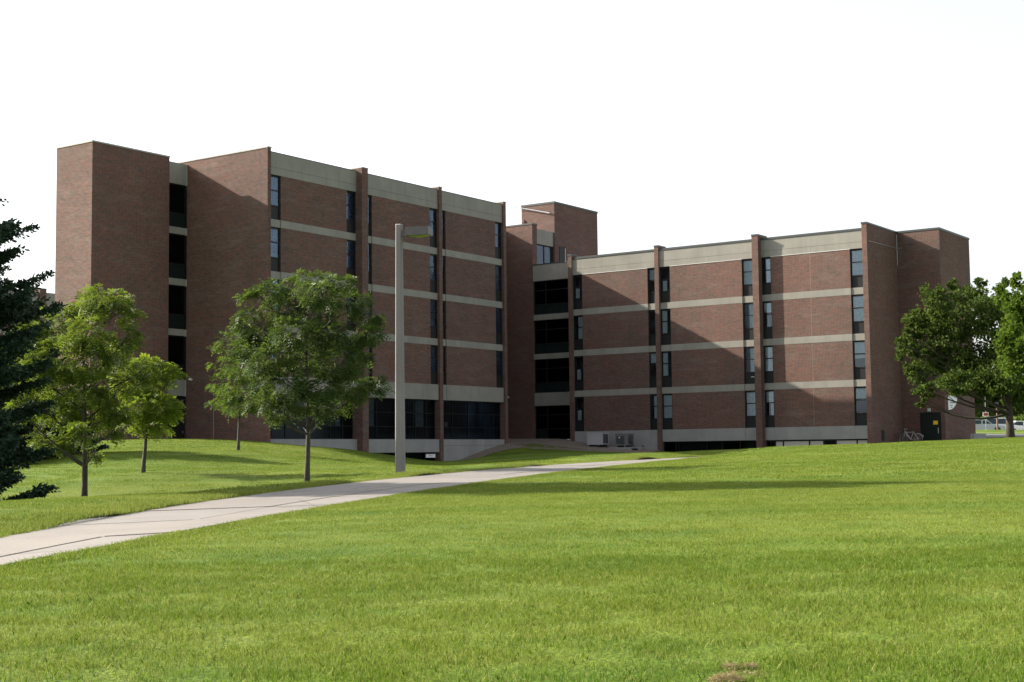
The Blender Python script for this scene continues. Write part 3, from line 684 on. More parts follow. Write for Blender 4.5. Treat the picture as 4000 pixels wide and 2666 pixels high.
# round corner sign on the tower flank
sg=thing('wall_sign','white quarter-round wall sign with small dark lettering on brick tower by black door','sign',(-32.82,99.9,2.95))
me_v=[];r0=1.05
mb=MB(); cx,cz=98.92,3.62
pts=[(-32.80,98.92,2.6)]
arc=[(98.92+1.95*math.sin(t),3.6-1.0*math.cos(t)) for t in np.linspace(0.0,math.pi/2,12)]
front=[(-32.79,y,z) for y,z in arc]+[(-32.79,98.92,3.6)]
back_=[(-32.822,y,z) for (_,y,z) in front]
mb.quad(front,[(0,0)]*len(front)); mb.quad(back_[::-1],[(0,0)]*len(front))
for i in range(len(front)):
    j=(i+1)%len(front); mb.quad([front[j],front[i],back_[i],back_[j]],[(0,0)]*4)
part('sign_board',mb,M['white'],sg)
mb=MB(); rr=random.Random(2)
for z,y0,y1,h in ((3.08,99.25,100.35,.1),(2.9,99.25,99.8,.07),(2.76,99.4,99.62,.06)):
    y=y0
    while y<y1:
        w=rr.uniform(.05,.09); mb.box(-32.79,-32.787,y,y+w,z,z+h*rr.uniform(.7,1)); y+=w+.025
part('lettering',mb,M['black'],sg)
# sign board by the basement door of the left wing
sg2=thing('entrance_sign','small white rectangular sign with faint dark marks above basement door of left wing','sign',(XA-.2,76.3,-.2))
mb=MB(); mb.box(XA-.12,XA-.08,75.75,76.75,-.28,-.04); part('sign_board',mb,M['white'],sg2)
mb=MB(); mb.box(XA-.08,XA-.076,76.1,76.25,-.2,-.1); mb.box(XA-.08,XA-.076,76.32,76.42,-.21,-.14); part('lettering',mb,M['steel'],sg2)

# ============================================================ far left block seen between spruce and tower
FL=thing('distant_brick_block','distant brick block with grey concrete parapet beyond the left tower','building',(-135,100,1))
XF=-131.5
for y0,y1 in ((60,97.9),(98.75,125)):
    mb=MB(); mb.box(XF-.4,XF,y0,y1,16.25,17.93); part('parapet_panel',mb,M['concrete'],FL)
    for s in range(5):
        zt=16.25-s*3.1; mb=MB(); mb.box(XF-.4,XF-.01,y0+1,y1-1,zt-2.7,zt); part('brick_panel',mb,M['brick'],FL)
        mb=MB(); mb.box(XF-.4,XF,y0,y1,zt-3.1,zt-2.7); part('concrete_band',mb,M['concrete'],FL)
        for a in (y0,y1-1):
            mb=MB(); mb.box(XF-.4,XF-.15,a,a+1,zt-2.7,zt); part('window',mb,M['spandrel'],FL)
mb=MB(); mb.box(XF-.9,XF+.3,97.9,98.75,0,18.25); part('pilaster',mb,M['brick'],FL)
mb=MB(); mb.box(XF-9,XF-.4,60,125,0,17.5); part('inner_wall',mb,M['brick'],FL)
mb=MB(); mb.box(XF-.95,XF+.35,97.85,98.8,18.25,18.33); part('coping',mb,M['coping_light'],FL)

# ============================================================ gravel bed along the shaded walls
def on_ground(px,py,lo=30,hi=110):
    d=ray(px,py); d=d/(d[:2]@FH); prev=None
    for D in np.arange(lo,hi,.5):
        p=d*D
        if p[2]<hz(p[0],p[1]): return p
    return d*hi
low=[(-59.5,77.3),(-59.1,79.5),(-58.9,82),(-58.7,84.5)]+[tuple(at(*q_)[:2]) for q_ in ((2040,1751,104),(2120,1753,105.5),(2200,1757,104.5),(2300,1762,102),(2400,1766,100),(2500,1771,99.5))]
wall=[(-60.25,77.45),(-60.25,79.5),(-60.25,82),(-60.25,84.9),(-66.9,85.1),(-66.85,93.95),(-60.,93.9),(-57.5,92.78),(-55,92.78),(-52,92.78)]
mb=MB(); Vg=[]
for k in range(len(low)-1):
    for s in range(6):
        f0,f1=s/6,(s+1)/6
        a0=np.array(low[k])*(1-f0)+np.array(low[k+1])*f0; a1=np.array(low[k])*(1-f1)+np.array(low[k+1])*f1
        b0=np.array(wall[k])*(1-f0)+np.array(wall[k+1])*f0; b1=np.array(wall[k])*(1-f1)+np.array(wall[k+1])*f1
        for t in range(8):
            t0,t1=t/8,(t+1)/8
            P=[a0*(1-t0)+b0*t0,a1*(1-t0)+b1*t0,a1*(1-t1)+b1*t1,a0*(1-t1)+b0*t1]
            mb.quad([(p[0],p[1],hz(p[0],p[1])+(.03 if k<3 or t>1 else .0)) for p in P],[(0,0)]*4)
            Vg.append(P)
tag(mb.build('gravel_bed',M['gravel'],None),'strip of brown river gravel along the shaded wall bases','gravel',kind='stuff')
# pebbles: many small octahedra joined as one
NV=[];NF=[]
for k in range(5000):
    P=Vg[RNG.integers(len(Vg))]; u,v=RNG.random(2); p=(P[0]*(1-u)+P[1]*u)*(1-v)+(P[3]*(1-u)+P[2]*u)*v
    z=hz(p[0],p[1])+.03; r=RNG.uniform(.025,.06); i=len(NV)
    NV+=[(p[0]+r,p[1],z),(p[0],p[1]+r,z),(p[0]-r,p[1],z),(p[0],p[1]-r,z),(p[0],p[1],z+r*.7)]
    NF+=[(i,i+1,i+4),(i+1,i+2,i+4),(i+2,i+3,i+4),(i+3,i,i+4)]
tag(link('pebbles',npmesh('pebbles',NV,NF,M['gravel'],nper=3)),'scattered brown pebbles on the gravel strip','pebbles',kind='stuff')

# ============================================================ lamp post
lp=at(1564,1842,42); lz=hz(lp[0],lp[1])-.1; LP=(lp[0],lp[1],lz)
lampt=thing('lamp_post','tall grey concrete lamp post with one boxy head beside the footpath','lamp post',LP)
def shaft(r0,r1,z0,z1,segs=6,ch=.28,rot=-.30):
    mb=MB(); base=[]
    for sx,sy in ((1,1),(-1,1),(-1,-1),(1,-1)):
        c1=(sx,sy*(1-ch)); c2=(sx*(1-ch),sy); base+=[c1,c2] if sx*sy>0 else [c2,c1]
    ux=Vector((RH[0],RH[1],0)); uy=Vector((FH[0],FH[1],0)); c,s_=math.cos(rot),math.sin(rot)
    ax=ux*c+uy*s_; ay=uy*c-ux*s_; rings=[]
    for i in range(segs+1):
        f=i/segs; r=r0+(r1-r0)*f; z=z0+(z1-z0)*f; rings.append([tuple(ax*(x*r)+ay*(y*r)+Vector((0,0,z))) for x,y in base])
    for a,b in zip(rings[:-1],rings[1:]):
        for k in range(8): j=(k+1)%8; mb.quad([a[k],a[j],b[j],b[k]],[(0,0)]*4)
    mb.quad(rings[-1],[(0,0)]*8); return mb
top=7.46
shaft(.128,.088,0,top).build('pole',M['pole'],lampt)
shaft(.092,.08,top,top+.03,1).build('pole_cap',M['coping_light'],lampt)
dirx=Vector((RH[0]*.97+FH[0]*-.25,RH[1]*.97+FH[1]*-.25,0)).normalized(); diry=Vector((-dirx.y,dirx.x,0))
def obox(mb,c,hx,hy,z0,z1,top_in=0):
    P=[]
    for z,i in ((z0,0),(z1,top_in)):
        for sx,sy in ((-1,-1),(1,-1),(1,1),(-1,1)):
            p=c+dirx*(sx*(hx-i))+diry*(sy*(hy-i)); P.append((p.x,p.y,z))
    f=[(0,1,5,4),(1,2,6,5),(2,3,7,6),(3,0,4,7),(4,5,6,7),(3,2,1,0)]
    for q in f: mb.quad([P[i] for i in q],[(0,0)]*4)
    return mb
hc=dirx*.60
obox(MB(),dirx*.165,.09,.05,7.12,7.28).build('arm',M['fixture'],lampt)
hd_=obox(MB(),hc,.36,.22,7.12,7.365,.012).build('lamp_head',M['fixture'],lampt)
lens=MB(); n=10
for i in range(n):
    for j in range(n):
        def sp(u,v):
            x=-.27+.6*u; y=-.18+.36*v; z=7.115-.05*math.sin(math.pi*u)*math.sin(math.pi*v); p=hc+dirx*x+diry*y; return (p.x,p.y,z)
        lens.quad([sp(i/n,j/n),sp(i/n,(j+1)/n),sp((i+1)/n,(j+1)/n),sp((i+1)/n,j/n)],[(0,0)]*4)
lm,lt,lb=mat('prismatic_lens'); lb.inputs['Base Color'].default_value=(.17,.20,.07,1); lb.inputs['Roughness'].default_value=.15
lens.build('lens',lm,hd_,True)

# ============================================================ air conditioners
def unit(name,label,x0,x1,y0,y1,z0,z1,m,sm,split):
    t=thing(name,label,'equipment',((x0+x1)/2,(y0+y1)/2,z0))
    mb=MB(); mb.box(x0,x1,y0,y1,z0,z1); part('cabinet',mb,m,t)
    mb=MB(); mb.box(x0-.03,x1+.03,y0-.03,y1+.03,z1,z1+.035); part('lid',mb,m,t)
    mb=MB()
    for k in range(12):
        y=y0+.08+(y1-y0-.16)*k/12; mb.box(x1,x1+.012,y,y+.03,z0+.1,z1-.1)
    part('side_grille',mb,sm,t)
    if split:
        mb=MB()
        for k in range(9):
            z=z0+.12+(z1-z0-.25)*k/9; mb.box(x0+.08,x1-.3,y0-.012,y0,z,z+.03)
        part('front_louvre',mb,M['black'],t)
        mb=MB(); mb.tube([(x0+.35,y0-.015,z1-.25),(x0+.35,y0,z1-.25)],.05,10); part('badge',mb,M['white'],t)
    for x in (x0+.15,x1-.25):
        mb=MB(); mb.box(x,x+.12,y0+.02,y1-.02,z0-.12,z0); part('foot',mb,M['black'],t)
    return t
unit('utility_cabinet','pale grey utility cabinet with dark side grille standing on gravel by the base wall',-56.95,-55.62,90.5,91.4,.50,1.38,simple('grey_enamel',(.36,.36,.38),.5,var=.04),M['black'],False)
unit('condenser_unit','darker grey condenser unit with small white badge on gravel beside pale cabinet',-54.53,-53.46,90.5,91.3,.42,1.24,simple('dark_grey_enamel',(.13,.14,.14),.5,var=.05),M['fixture'],True)
pad=MB(); pad.box(-55.0,-52.9,90.3,91.6,-.1,.30); tag(pad.build('concrete_pad',M['base_concrete']),'low concrete pad under the darker grey condenser unit','pad')
cs=thing('pipe_bundle','black pipe bundle leaning down from the condenser unit to the pad','pipes',(-53.2,90.6,.2))
mb=MB(); mb.tube([(-53.45,90.6,.95),(-53.3,90.5,.7),(-52.95,90.4,.45),(-52.9,90.4,.1)],.03,6); mb.tube([(-53.45,90.7,.75),(-53.2,90.6,.5),(-53.1,90.5,.2)],.025,6); part('pipe',mb,M['black'],cs)
mb=MB(); mb.box(-53.05,-52.72,90.3,90.6,-.15,.2); part('pipe_box',mb,M['black'],cs)

# ============================================================ bicycle by the tower door
bz=hz(-34.7,96.6)+.0
bk=thing('bicycle','silver bicycle parked by the brick tower near the black door','bicycle',(-34.7,96.6,bz))
def ring(c,R,r,m,name,parent):
    mb=MB(); pts=[(c[0]+R*math.cos(a),c[1],c[2]+R*math.sin(a)) for a in np.linspace(0,2*math.pi,21)]
    mb.tube(pts,r,6,False); return mb.build(name,m,parent)
for c in (-.52,.52):
    w=ring((c,0,.34),.32,.018,M['black'],'wheel',bk)
    ring((c,0,.34),.295,.010,M['steel'],'rim',w)
    mb=MB()
    for a in np.linspace(0,math.pi,9)[:-1]: mb.tube([(c+.29*math.cos(a),0,.34+.29*math.sin(a)),(c-.29*math.cos(a),0,.34-.29*math.sin(a))],.003,3)
    mb.build('spokes',M['steel'],w)
    mb=MB(); mb.tube([(c+.36*math.cos(a),0,.34+.36*math.sin(a)) for a in np.linspace(.3,2.3,9)],.02,5); mb.build('mudguard',M['steel'],bk)
mb=MB(); hb=Vector((-.38,0,.86)); bb=Vector((.0,0,.30)); st=Vector((.2,0,.80)); rx=Vector((.52,0,.34)); fx=Vector((-.52,0,.34))
for a,b,r in ((hb,bb,.022),(hb+Vector((.02,0,-.08)),st,.02),(st,bb,.02),(bb,rx,.012),(st,rx,.012),(hb,fx,.016)): mb.tube([tuple(a),tuple(b)],r,6)
mb.build('frame',simple('silver_paint',(.55,.57,.6),.3,.5),bk)
mb=MB(); mb.tube([(-.38,0,.86),(-.40,0,1.02)],.014,6); mb.tube([(-.30,-.28,1.0),(-.42,-.15,1.04),(-.42,.15,1.04),(-.30,.28,1.0)],.013,6); mb.build('handlebar',M['steel'],bk)
mb=MB(); mb.tube([(.2,0,.80),(.22,0,.9)],.013,6); mb.build('seat_post',M['steel'],bk)
mb=MB(); mb.box(.08,.36,-.06,.06,.9,.94); mb.build('saddle',M['black'],bk)
mb=MB(); mb.box(.86,.9,-.04,.04,.52,.58); mb.build('reflector',simple('red_reflector',(.5,.01,.03),.3),bk)
rk=thing('bicycle_rack','low black bicycle rack against the brick flank wall','bicycle rack',(-35.4,96.0,hz(-35.4,96.0)))
mb=MB()
for k in range(3):
    y=k*.35; mb.tube([(0,y,0),(0,y,.75),(.5,y,.75),(.5,y,0)],.022,6)
mb.build('hoop',M['black'],rk)
rk.location.y-=.6

# ============================================================ things beyond the right tower
def onD(px,py,D): p=at(px,py,D); return p
# kerb ramp wall at the tower corner
rw=MB(); p=at(3815,1712,101); rw.box(p[0]-.05,p[0]+.2,p[1]-1.2,p[1]+1.5,.2,.95); tag(rw.build('low_ramp_wall',M['base_concrete']),'low pale concrete ramp wall at the outer corner of the right tower','wall')
# road
def strip(name,D0,D1,m,kind='structure',dz=.03):
    mb=MB(); Ls=np.linspace(20,75,40); 
    for l0,l1 in zip(Ls[:-1],Ls[1:]):
        for a,b in zip(np.linspace(D0,D1,8)[:-1],np.linspace(D0,D1,8)[1:]):
            P=[g2w(a,l0),g2w(a,l1),g2w(b,l1),g2w(b,l0)]
            mb.quad([(q[0],q[1],hz(q[0],q[1])+dz) for q in P],[(0,0)]*4)
    return tag(mb.build(name,m),kind=kind)
strip('road',106,123,M['asphalt']); strip('kerb',123,123.6,M['base_concrete'],dz=.13)
strip('car_park',143,175,M['asphalt'])
def car(name,label,cat,D,px,L,Wd,H,col,prof,glassprof,heading=0,extra=None):
    p=at(px,1690,D); z=hz(p[0],p[1])+.03
    t=thing(name,label,cat,(p[0],p[1],z)); t.rotation_euler=(0,0,math.atan2(RH[1],RH[0])+heading)
    m=simple(name+'_paint',col,.25,.2,var=.02); hw=Wd/2
    def extr(prof,y0,y1,mm,nm,inset=0):
        mb=MB(); a=[(x*L,y0,zz*H) for x,zz in prof]; b=[(x*L,y1,zz*H) for x,zz in prof]
        mb.quad(a,[(0,0)]*len(a)); mb.quad(b[::-1],[(0,0)]*len(a))
        for i in range(len(a)):
            j=(i+1)%len(a); mb.quad([a[j],a[i],b[i],b[j]],[(0,0)]*4)
        return mb.build(nm,mm,t)
    extr(prof,-hw,hw,m,'body')
    for g in glassprof:
        extr(g,-hw-.01,-hw+.02,M['glass_car'],'side_window'); extr(g,hw-.02,hw+.01,M['glass_car'],'side_window')
    for x in (-.32,.32):
        for s in (-1,1):
            mb=MB(); mb.tube([(x*L,s*(hw-.2),.33),(x*L,s*(hw+.01),.33)],.33,14); mb.build('wheel',M['black'],t)
    for s in (-1,1):
        mb=MB(); mb.box(L*.485,L*.5+.01,s*hw*.65-.12,s*hw*.65+.12,H*.38,H*.5); mb.build('headlight',M['white'],t)
        mb=MB(); mb.box(-L*.5-.01,-L*.485,s*hw*.7-.1,s*hw*.7+.1,H*.4,H*.52); mb.build('tail_light',M['red'],t)
    if extra: extra(t,L,hw,H)
    return t
M['glass_car']=simple('car_window',(.03,.05,.06),.08,var=.02); M['red']=simple('red_paint',(.45,.03,.03),.4,var=.03)
cab=[(-.5,.18),(.5,.18),(.5,.55),(.2,.6),(.1,.97),(-.22,1.0),(-.25,.6),(-.5,.58)]
suv=[(-.5,.18),(.5,.18),(.5,.5),(.30,.58),(.17,.97),(-.30,1.0),(-.46,.92),(-.5,.6)]
suvg=[[(-.28,.62),(-.05,.62),(-.05,.92),(-.26,.92)],[(-.02,.62),(.24,.62),(.14,.92),(-.02,.92)]]
sedan=[(-.5,.2),(.5,.2),(.5,.5),(.22,.62),(.08,.95),(-.2,1.0),(-.38,.66),(-.5,.6)]
sedg=[[(-.33,.66),(-.05,.66),(-.05,.92),(-.2,.92)],[(-.02,.66),(.18,.66),(.06,.9),(-.02,.9)]]
car('parked_pickup','white parked pickup truck with dark side windows behind the grass strip at right','pickup',147,3892,4.6,1.85,1.78,(.75,.77,.8),suv,suvg)
car('parked_car','silver parked car partly hidden behind the right tower corner','car',145,3832,4.3,1.75,1.42,(.42,.46,.48),sedan,sedg)
car('parked_car','dark purple parked car behind the white pickup by the tree trunk','car',153,3940,4.2,1.75,1.55,(.08,.06,.09),sedan,sedg)
car('parked_car','pale parked car right of the big tree trunk','car',147,3995,4.4,1.75,1.42,(.6,.63,.64),sedan,sedg)
def stripe(t,L,hw,H):
    mb=MB(); mb.box(-L*.49,L*.3,-hw-.012,-hw,H*.42,H*.45); mb.build('red_stripe',M['red'],t)
van=[(-.5,.12),(.5,.12),(.5,.4),(.34,.95),(.25,1.0),(-.48,1.0),(-.5,.95)]
car('parked_van','tall white van with red stripe at the right edge of the picture','van',144,4195,5.4,2.0,2.5,(.78,.78,.78),van,[[(.1,.55),(.36,.55),(.30,.85),(.1,.85)]],heading=math.pi,extra=stripe)
# street sign and timber pole
p=at(3853,1690,133); z=hz(p[0],p[1])
ss=thing('street_sign','red and white street sign plate with small white plate below on a thin post','sign',(p[0],p[1],z)); ss.rotation_euler=(0,0,math.atan2(RH[1],RH[0]))
sc=133/FPX
mb=MB(); mb.tube([(0,.03,0),(0,.03,3.4)],.03,6); mb.build('post',M['steel'],ss)
zt=(1752-1611)*sc+0; 
def zpx(py,D,x=3853): return at(x,py,D)[2]-z
mb=MB(); mb.box(-.26,.26,-.02,0,zpx(1627,133),zpx(1611,133)); mb.build('sign_plate',M['white'],ss)
mb=MB(); mb.box(-.19,.21,-.025,-.021,zpx(1624.5,133),zpx(1614,133)); mb.build('red_panel',M['red'],ss)
mb=MB(); mb.box(-.16,.16,-.02,0,zpx(1634,133),zpx(1628.5,133)); mb.build('sub_plate',M['white'],ss)
p=at(3897,1690,138); z=hz(p[0],p[1])
tp=thing('timber_pole','slim brown pole standing before the white parked pickup','pole',(p[0],p[1],z))
mb=MB(); mb.tube([(0,0,0),(0,0,zpx(1592,138,3897))],[.09,.07],8); mb.build('shaft',simple('brown_pole',(.17,.11,.085),.8),tp)
mb=MB(); mb.box(-.16,.16,-.06,.06,zpx(1592,138,3897),zpx(1592,138,3897)+.5); mb.build('pole_head',M['black'],tp)

# ============================================================ trees
def tri_leaves(P,size,rng,elong=2.2,droop=.3,comp=0,out=None,ct=0.5):
    """leaf quads (diamonds) at points P; comp>0 gives compound leaves with that many leaflets"""
    n=len(P)
    if comp:
        ax=rng.normal(size=(n,3)); ax[:,2]*=.5
        if out is not None: ax=ax*.7+out*1.1
        ax[:,2]-=droop; ax/=np.linalg.norm(ax,axis=1,keepdims=True)
        side=np.cross(ax,rng.normal(size=(n,3))*.5+[0,0,1.]); side/=np.linalg.norm(side,axis=1,keepdims=True)
        L=size*rng.uniform(.8,1.3,n)[:,None]
        pts=[];dirs=[];sides=[];tones=[]; tone=rng.random(n)*.5+ct*.5
        for k in range(comp):
            s=(-1)**k; f=(k//2+1)/(comp/2+.5)
            curve=ax*f*L+np.array([0,0,-1.])*(f*f)*L*.35
            pts.append(P+curve); dirs.append(side*s*.9+ax*.5); sides.append(ax); tones.append(tone)
        P=np.concatenate(pts); d=np.concatenate(dirs); sv=np.concatenate(sides); tone=np.concatenate(tones); lsz=size*.48
        d/=np.linalg.norm(d,axis=1,keepdims=True); n=len(P); sz=(lsz*rng.uniform(.75,1.2,n))[:,None]
    else:
        d=rng.normal(size=(n,3)); 
        if out is not None: d=d+out*.6
        d[:,2]-=droop; d/=np.linalg.norm(d,axis=1,keepdims=True); sv=rng.normal(size=(n,3)); tone=rng.random(n)*.5+ct*.5; sz=(size*rng.uniform(.6,1.25,n))[:,None]
    sv=sv-d*(sv*d).sum(1,keepdims=True); sv/=np.linalg.norm(sv,axis=1,keepdims=True)+1e-9
    w=sz/elong
    V=np.stack([P,P+d*sz*.45+sv*w*.5,P+d*sz,P+d*sz*.5-sv*w*.5],1)
    F=np.arange(n*4).reshape(n,4)
    return V.reshape(-1,3),F,np.repeat(np.clip(tone+rng.normal(size=n)*.12,0,1),4)
def tree(name,label,base_px,D,blobs,leafm,barkm,trunk_r,nleaf,lsize,comp=0,depth=.8,fork=.35,seed=1,elong=2.2,pods=0,group=None,sx=1.7,fill=.75,top_px=None,zbase=None,cat='tree',lean=.5):
    rng=np.random.default_rng(seed); r=random.Random(seed)
    b=at(base_px[0]*sx,base_px[1]*sx,D); bz=hz(b[0],b[1]) if zbase is None else zbase
    t=thing(name,label,cat,(b[0],b[1],bz),group)
    B0=np.array([b[0],b[1],bz]); k=D/FPX*sx
    cs=[]
    xs=[q[0] for q in blobs]; cxm=base_px[0]
    half=(max(xs)-min(xs))/2+1e-6; cmid=(max(xs)+min(xs))/2
    for (x,y,rx,ry) in blobs:
        off=max(0,1-((x-cmid)/half)**2)**.5*half*k*depth
        dd=r.uniform(-1,1)*off
        c=at(x*sx,y*sx,D+dd); cs.append((c,rx*k,ry*k,max(rx*.9,ry)*k,(x,y)))
    # trunk
    ztop=max(c[2] for c,*_ in cs); zlow=min(c[2]-b_ for c,_,b_,_,_ in cs)
    H=ztop-bz; zf=bz+(zlow-bz)*.95
    mean=np.mean([c for c,*_ in cs],axis=0)
    tx=lambda f: B0+np.array([(mean[0]-B0[0])*f*lean+math.sin(f*5)*.05,(mean[1]-B0[1])*f*lean,H*.8*f])
    tp_=[tx(f)-B0 for f in np.linspace(0,1,12)]
    tp_[0][2]-=.3
    rad=[trunk_r*(1.25 if i==0 else 1)*(1-.78*(i/11)) for i in range(12)]
    mb=MB(); mb.tube([tuple(q) for q in tp_],rad,10); mb.build('trunk',barkm,t,True)
    # limbs
    mb=MB()
    for (c,rx,ry,rz,_) in cs:
        hd2=math.hypot(c[0]-B0[0]-(mean[0]-B0[0])*.3,c[1]-B0[1]-(mean[1]-B0[1])*.3); zt=np.clip(c[2]-hd2*r.uniform(.45,.95),bz+(zlow-bz)*.75,bz+H*.8); f=(zt-bz)/(H*.8)
        s=tx(f)-B0; e=c-B0; L=np.linalg.norm(e-s); r0=max(.014,trunk_r*(1-.78*f)*.40*min(1,L/2.2)+.006)
        mid=s+(e-s)*.5+np.array([0,0,-.12*L])+rng.normal(size=3)*.06*L
        pts=[tuple((1-u)**2*s+2*u*(1-u)*mid+u*u*e) for u in np.linspace(0,1,7)]
        mb.tube(pts,[r0*(1-.8*u)+.004 for u in np.linspace(0,1,7)],5,False)
        for q in range(6):
            d=rng.normal(size=3); d/=np.linalg.norm(d); e2=e+d*np.array([rx,rx,ry])*.85; s2=np.array(pts[r.choice([3,4,5])])
            mb.tube([tuple(s2),tuple((s2+e2)/2+rng.normal(size=3)*.05*rx),tuple(e2)],[.012,.008,.004],4,False)
    mb.build('branches',barkm,t,True)
    # foliage
    vol=np.array([rx*ry*rz for _,rx,ry,rz,_ in cs])**.75; cnt=(vol/vol.sum()*nleaf).astype(int)
    PP=[];OO=[];CT=[]
    for (c,rx,ry,rz,_),m_ in zip(cs,cnt):
        d=rng.normal(size=(m_,3)); d/=np.linalg.norm(d,axis=1,keepdims=True)
        rad_=(fill*rng.random(m_)+(1-fill))**.45*rng.uniform(.75,1.12,m_)
        # clump leaves on sub-sprays
        ns=max(4,m_//(14 if comp else 45)); sd=rng.normal(size=(ns,3)); sd/=np.linalg.norm(sd,axis=1,keepdims=True); which=rng.integers(ns,size=m_)
        q=sd[which]*(.35+.65*rng.random(ns)[which])[:,None]+rng.normal(size=(m_,3))*np.array([.24 if comp else .14,.24 if comp else .14,.12 if comp else .13])
        off=q[:,0:1]*rx*RH_3+q[:,1:2]*rz*FH_3+q[:,2:3]*ry*np.array([[0,0,1.]])
        CT.append(rng.random(ns)[which]); PP.append(c+off-B0); OO.append(q/np.linalg.norm(q,axis=1,keepdims=True))
    P=np.concatenate(PP); O=np.concatenate(OO); Ow=O[:,0:1]*RH_3+O[:,1:2]*FH_3+O[:,2:3]*np.array([[0,0,1.]])
    V,F,T=tri_leaves(P,lsize,rng,elong,.35,comp,Ow,np.concatenate(CT))
    link('crown',npmesh('crown',V,F,leafm,T),t)['kind']='stuff'
    if pods:
        mb=MB()
        for q in range(pods):
            p=P[rng.integers(len(P))]*1.0; a=Vector(p)+Vector((0,0,-.05)); L=.16
            mb.tube([tuple(a),tuple(a+Vector((.02,.01,-L*.5))),tuple(a+Vector((0,0,-L)))],[.012,.028,.010],5)
        mb.build('seed_pods',M['pod'],t)['kind']='stuff'
    return t
RH_3=np.array([[RH[0],RH[1],0]]); FH_3=np.array([[FH[0],FH[1],0]])
bl1=[(240,690,50,26),(190,705,42,30),(285,705,38,26),(120,745,52,36),(70,775,38,34),(200,765,55,36),(298,770,24,28),(55,830,36,34),(120,825,55,40),(200,830,55,42),(270,825,42,36),(60,895,40,30),(140,895,55,36),(225,890,55,36),(290,880,28,26),(50,945,32,24),(130,955,50,26),(215,955,50,26),(272,945,34,24),(110,1005,34,20),(165,1020,30,16),(195,1000,34,20),(222,1035,18,14),(275,985,25,16),(330,850,24,30)]
tree('shade_tree','bright green tree with dark trunk at far left, just behind the path verge',(193,1163),45,bl1,M['leaf_fresh'],M['bark_dark'],.10,5400,.235,comp=7,seed=3,group='young shade trees on the lawn')
bl2=[(330,838,34,20),(368,848,32,22),(395,868,20,15),(300,880,34,26),(350,890,42,28),(392,925,24,18),(318,932,40,26),(368,940,36,26),(300,972,24,16),(350,978,34,18),(390,955,18,14),(330,992,18,9)]
tree('shade_tree','small lime green tree just right of the bright green tree on the left lawn',(328,1087),50,bl2,M['leaf_lime'],M['bark'],.08,2100,.22,comp=7,seed=5,group='young shade trees on the lawn')
bl3=[(560,765,40,22),(530,790,30,22),(580,800,40,30),(512,838,26,22),(560,850,42,32),(602,845,30,32),(505,882,22,18),(548,890,42,28),(600,892,28,26),(500,925,20,16),(545,935,42,20),(590,940,22,16),(528,905,30,22)]
tree('shade_tree','slender grey trunked tree in front of the blank brick end wall',(547,1035),69,bl3,M['leaf_mid2'],M['bark'],.08,2000,.24,comp=7,seed=9,group='young shade trees on the lawn')
bl4=[(715,642,48,14),(660,658,28,18),(775,655,38,18),(620,668,30,20),(730,672,48,22),(592,690,32,20),(800,692,36,24),(650,708,44,28),(722,716,50,28),(572,722,26,14),(842,722,28,20),(598,765,42,28),(672,765,50,30),(752,768,50,30),(826,768,38,22),(560,805,34,24),(622,828,50,30),(700,828,50,30),(780,830,50,30),(842,818,26,16),(858,765,22,10),(864,872,20,9),(600,880,36,24),(660,888,42,26),(738,888,44,24),(808,888,44,24),(850,895,30,9),(618,925,32,18),(655,945,32,12),(765,932,32,14),(632,952,22,9),(600,925,26,18),(735,938,28,15),(822,905,28,16),(690,930,24,14),(560,745,20,10)]
tree('shade_tree','largest mid green young tree with pale seed pods, left of the lamp post',(705,1107),46,bl4,M['leaf_mid'],M['bark'],.09,6200,.245,comp=7,seed=12,pods=34,group='young shade trees on the lawn',elong=2.4)
# maples at the right
bl5=[(2160,698,46,34),(2225,690,46,36),(2115,738,42,36),(2185,755,55,45),(2265,730,48,48),(2088,800,26,34),(2145,825,52,44),(2235,825,58,50),(2108,862,32,30),(2130,898,30,18),(2190,878,46,28),(2255,880,46,34),(2305,800,48,56),(2300,870,50,40),(2100,760,26,26),(2345,900,40,30),(2130,668,13,16),(2195,660,16,16),(2250,652,17,17),(2292,668,12,14),(2072,790,14,14),(2080,765,12,12),(2160,672,12,10),(2085,842,14,12),(2120,922,18,10),(2305,650,12,16),(2312,715,32,44),(2296,690,22,30),(2318,770,30,40)]
tree('broad_tree','dark green broad tree with thick dark trunk beside the right tower',(2322,1008),82,bl5,M['leaf_maple'],M['bark_dark'],.235,34000,.17,seed=21,elong=1.25,depth=.9,lean=.12,group='broad trees at the right edge')
bl6=[(2335,655,14,28),(2345,700,32,40),(2300,680,14,32),(2365,750,60,50),(2330,780,40,45),(2350,840,55,42),(2400,690,60,60),(2430,790,60,60),(2340,720,36,36),(2400,860,50,30)]
tree('broad_tree','brighter green broad tree cut by the right picture edge, in front of the dark one',(2420,1008),72,bl6,M['leaf_maple2'],M['bark_dark'],.2,21000,.17,seed=22,elong=1.25,depth=.8,group='broad trees at the right edge')
# the tall tree just outside the left edge whose shadow crosses path and lawn
def off(l,D): # view column (in 1/1.7 px) of a lateral offset at depth D
    return (2000+FPX*l/D)/1.7
bx=off(-19.5,35.4); bl7=[(bx+dx,y,rx,ry) for dx,y,rx,ry in ((0,-40,160,100),(-150,60,190,120),(150,60,190,120),(0,150,250,130),(-230,250,190,120),(230,250,190,120),(0,330,270,120),(-150,430,220,110),(150,430,220,110),(0,530,240,100),(60,-110,110,80))]
tree('broad_tree','tall broad tree standing outside the left picture edge beyond the spruce',(bx,1190),35.4,bl7,M['leaf_mid'],M['bark_dark'],.28,26000,.32,seed=77,elong=1.4,depth=.9,lean=.1)
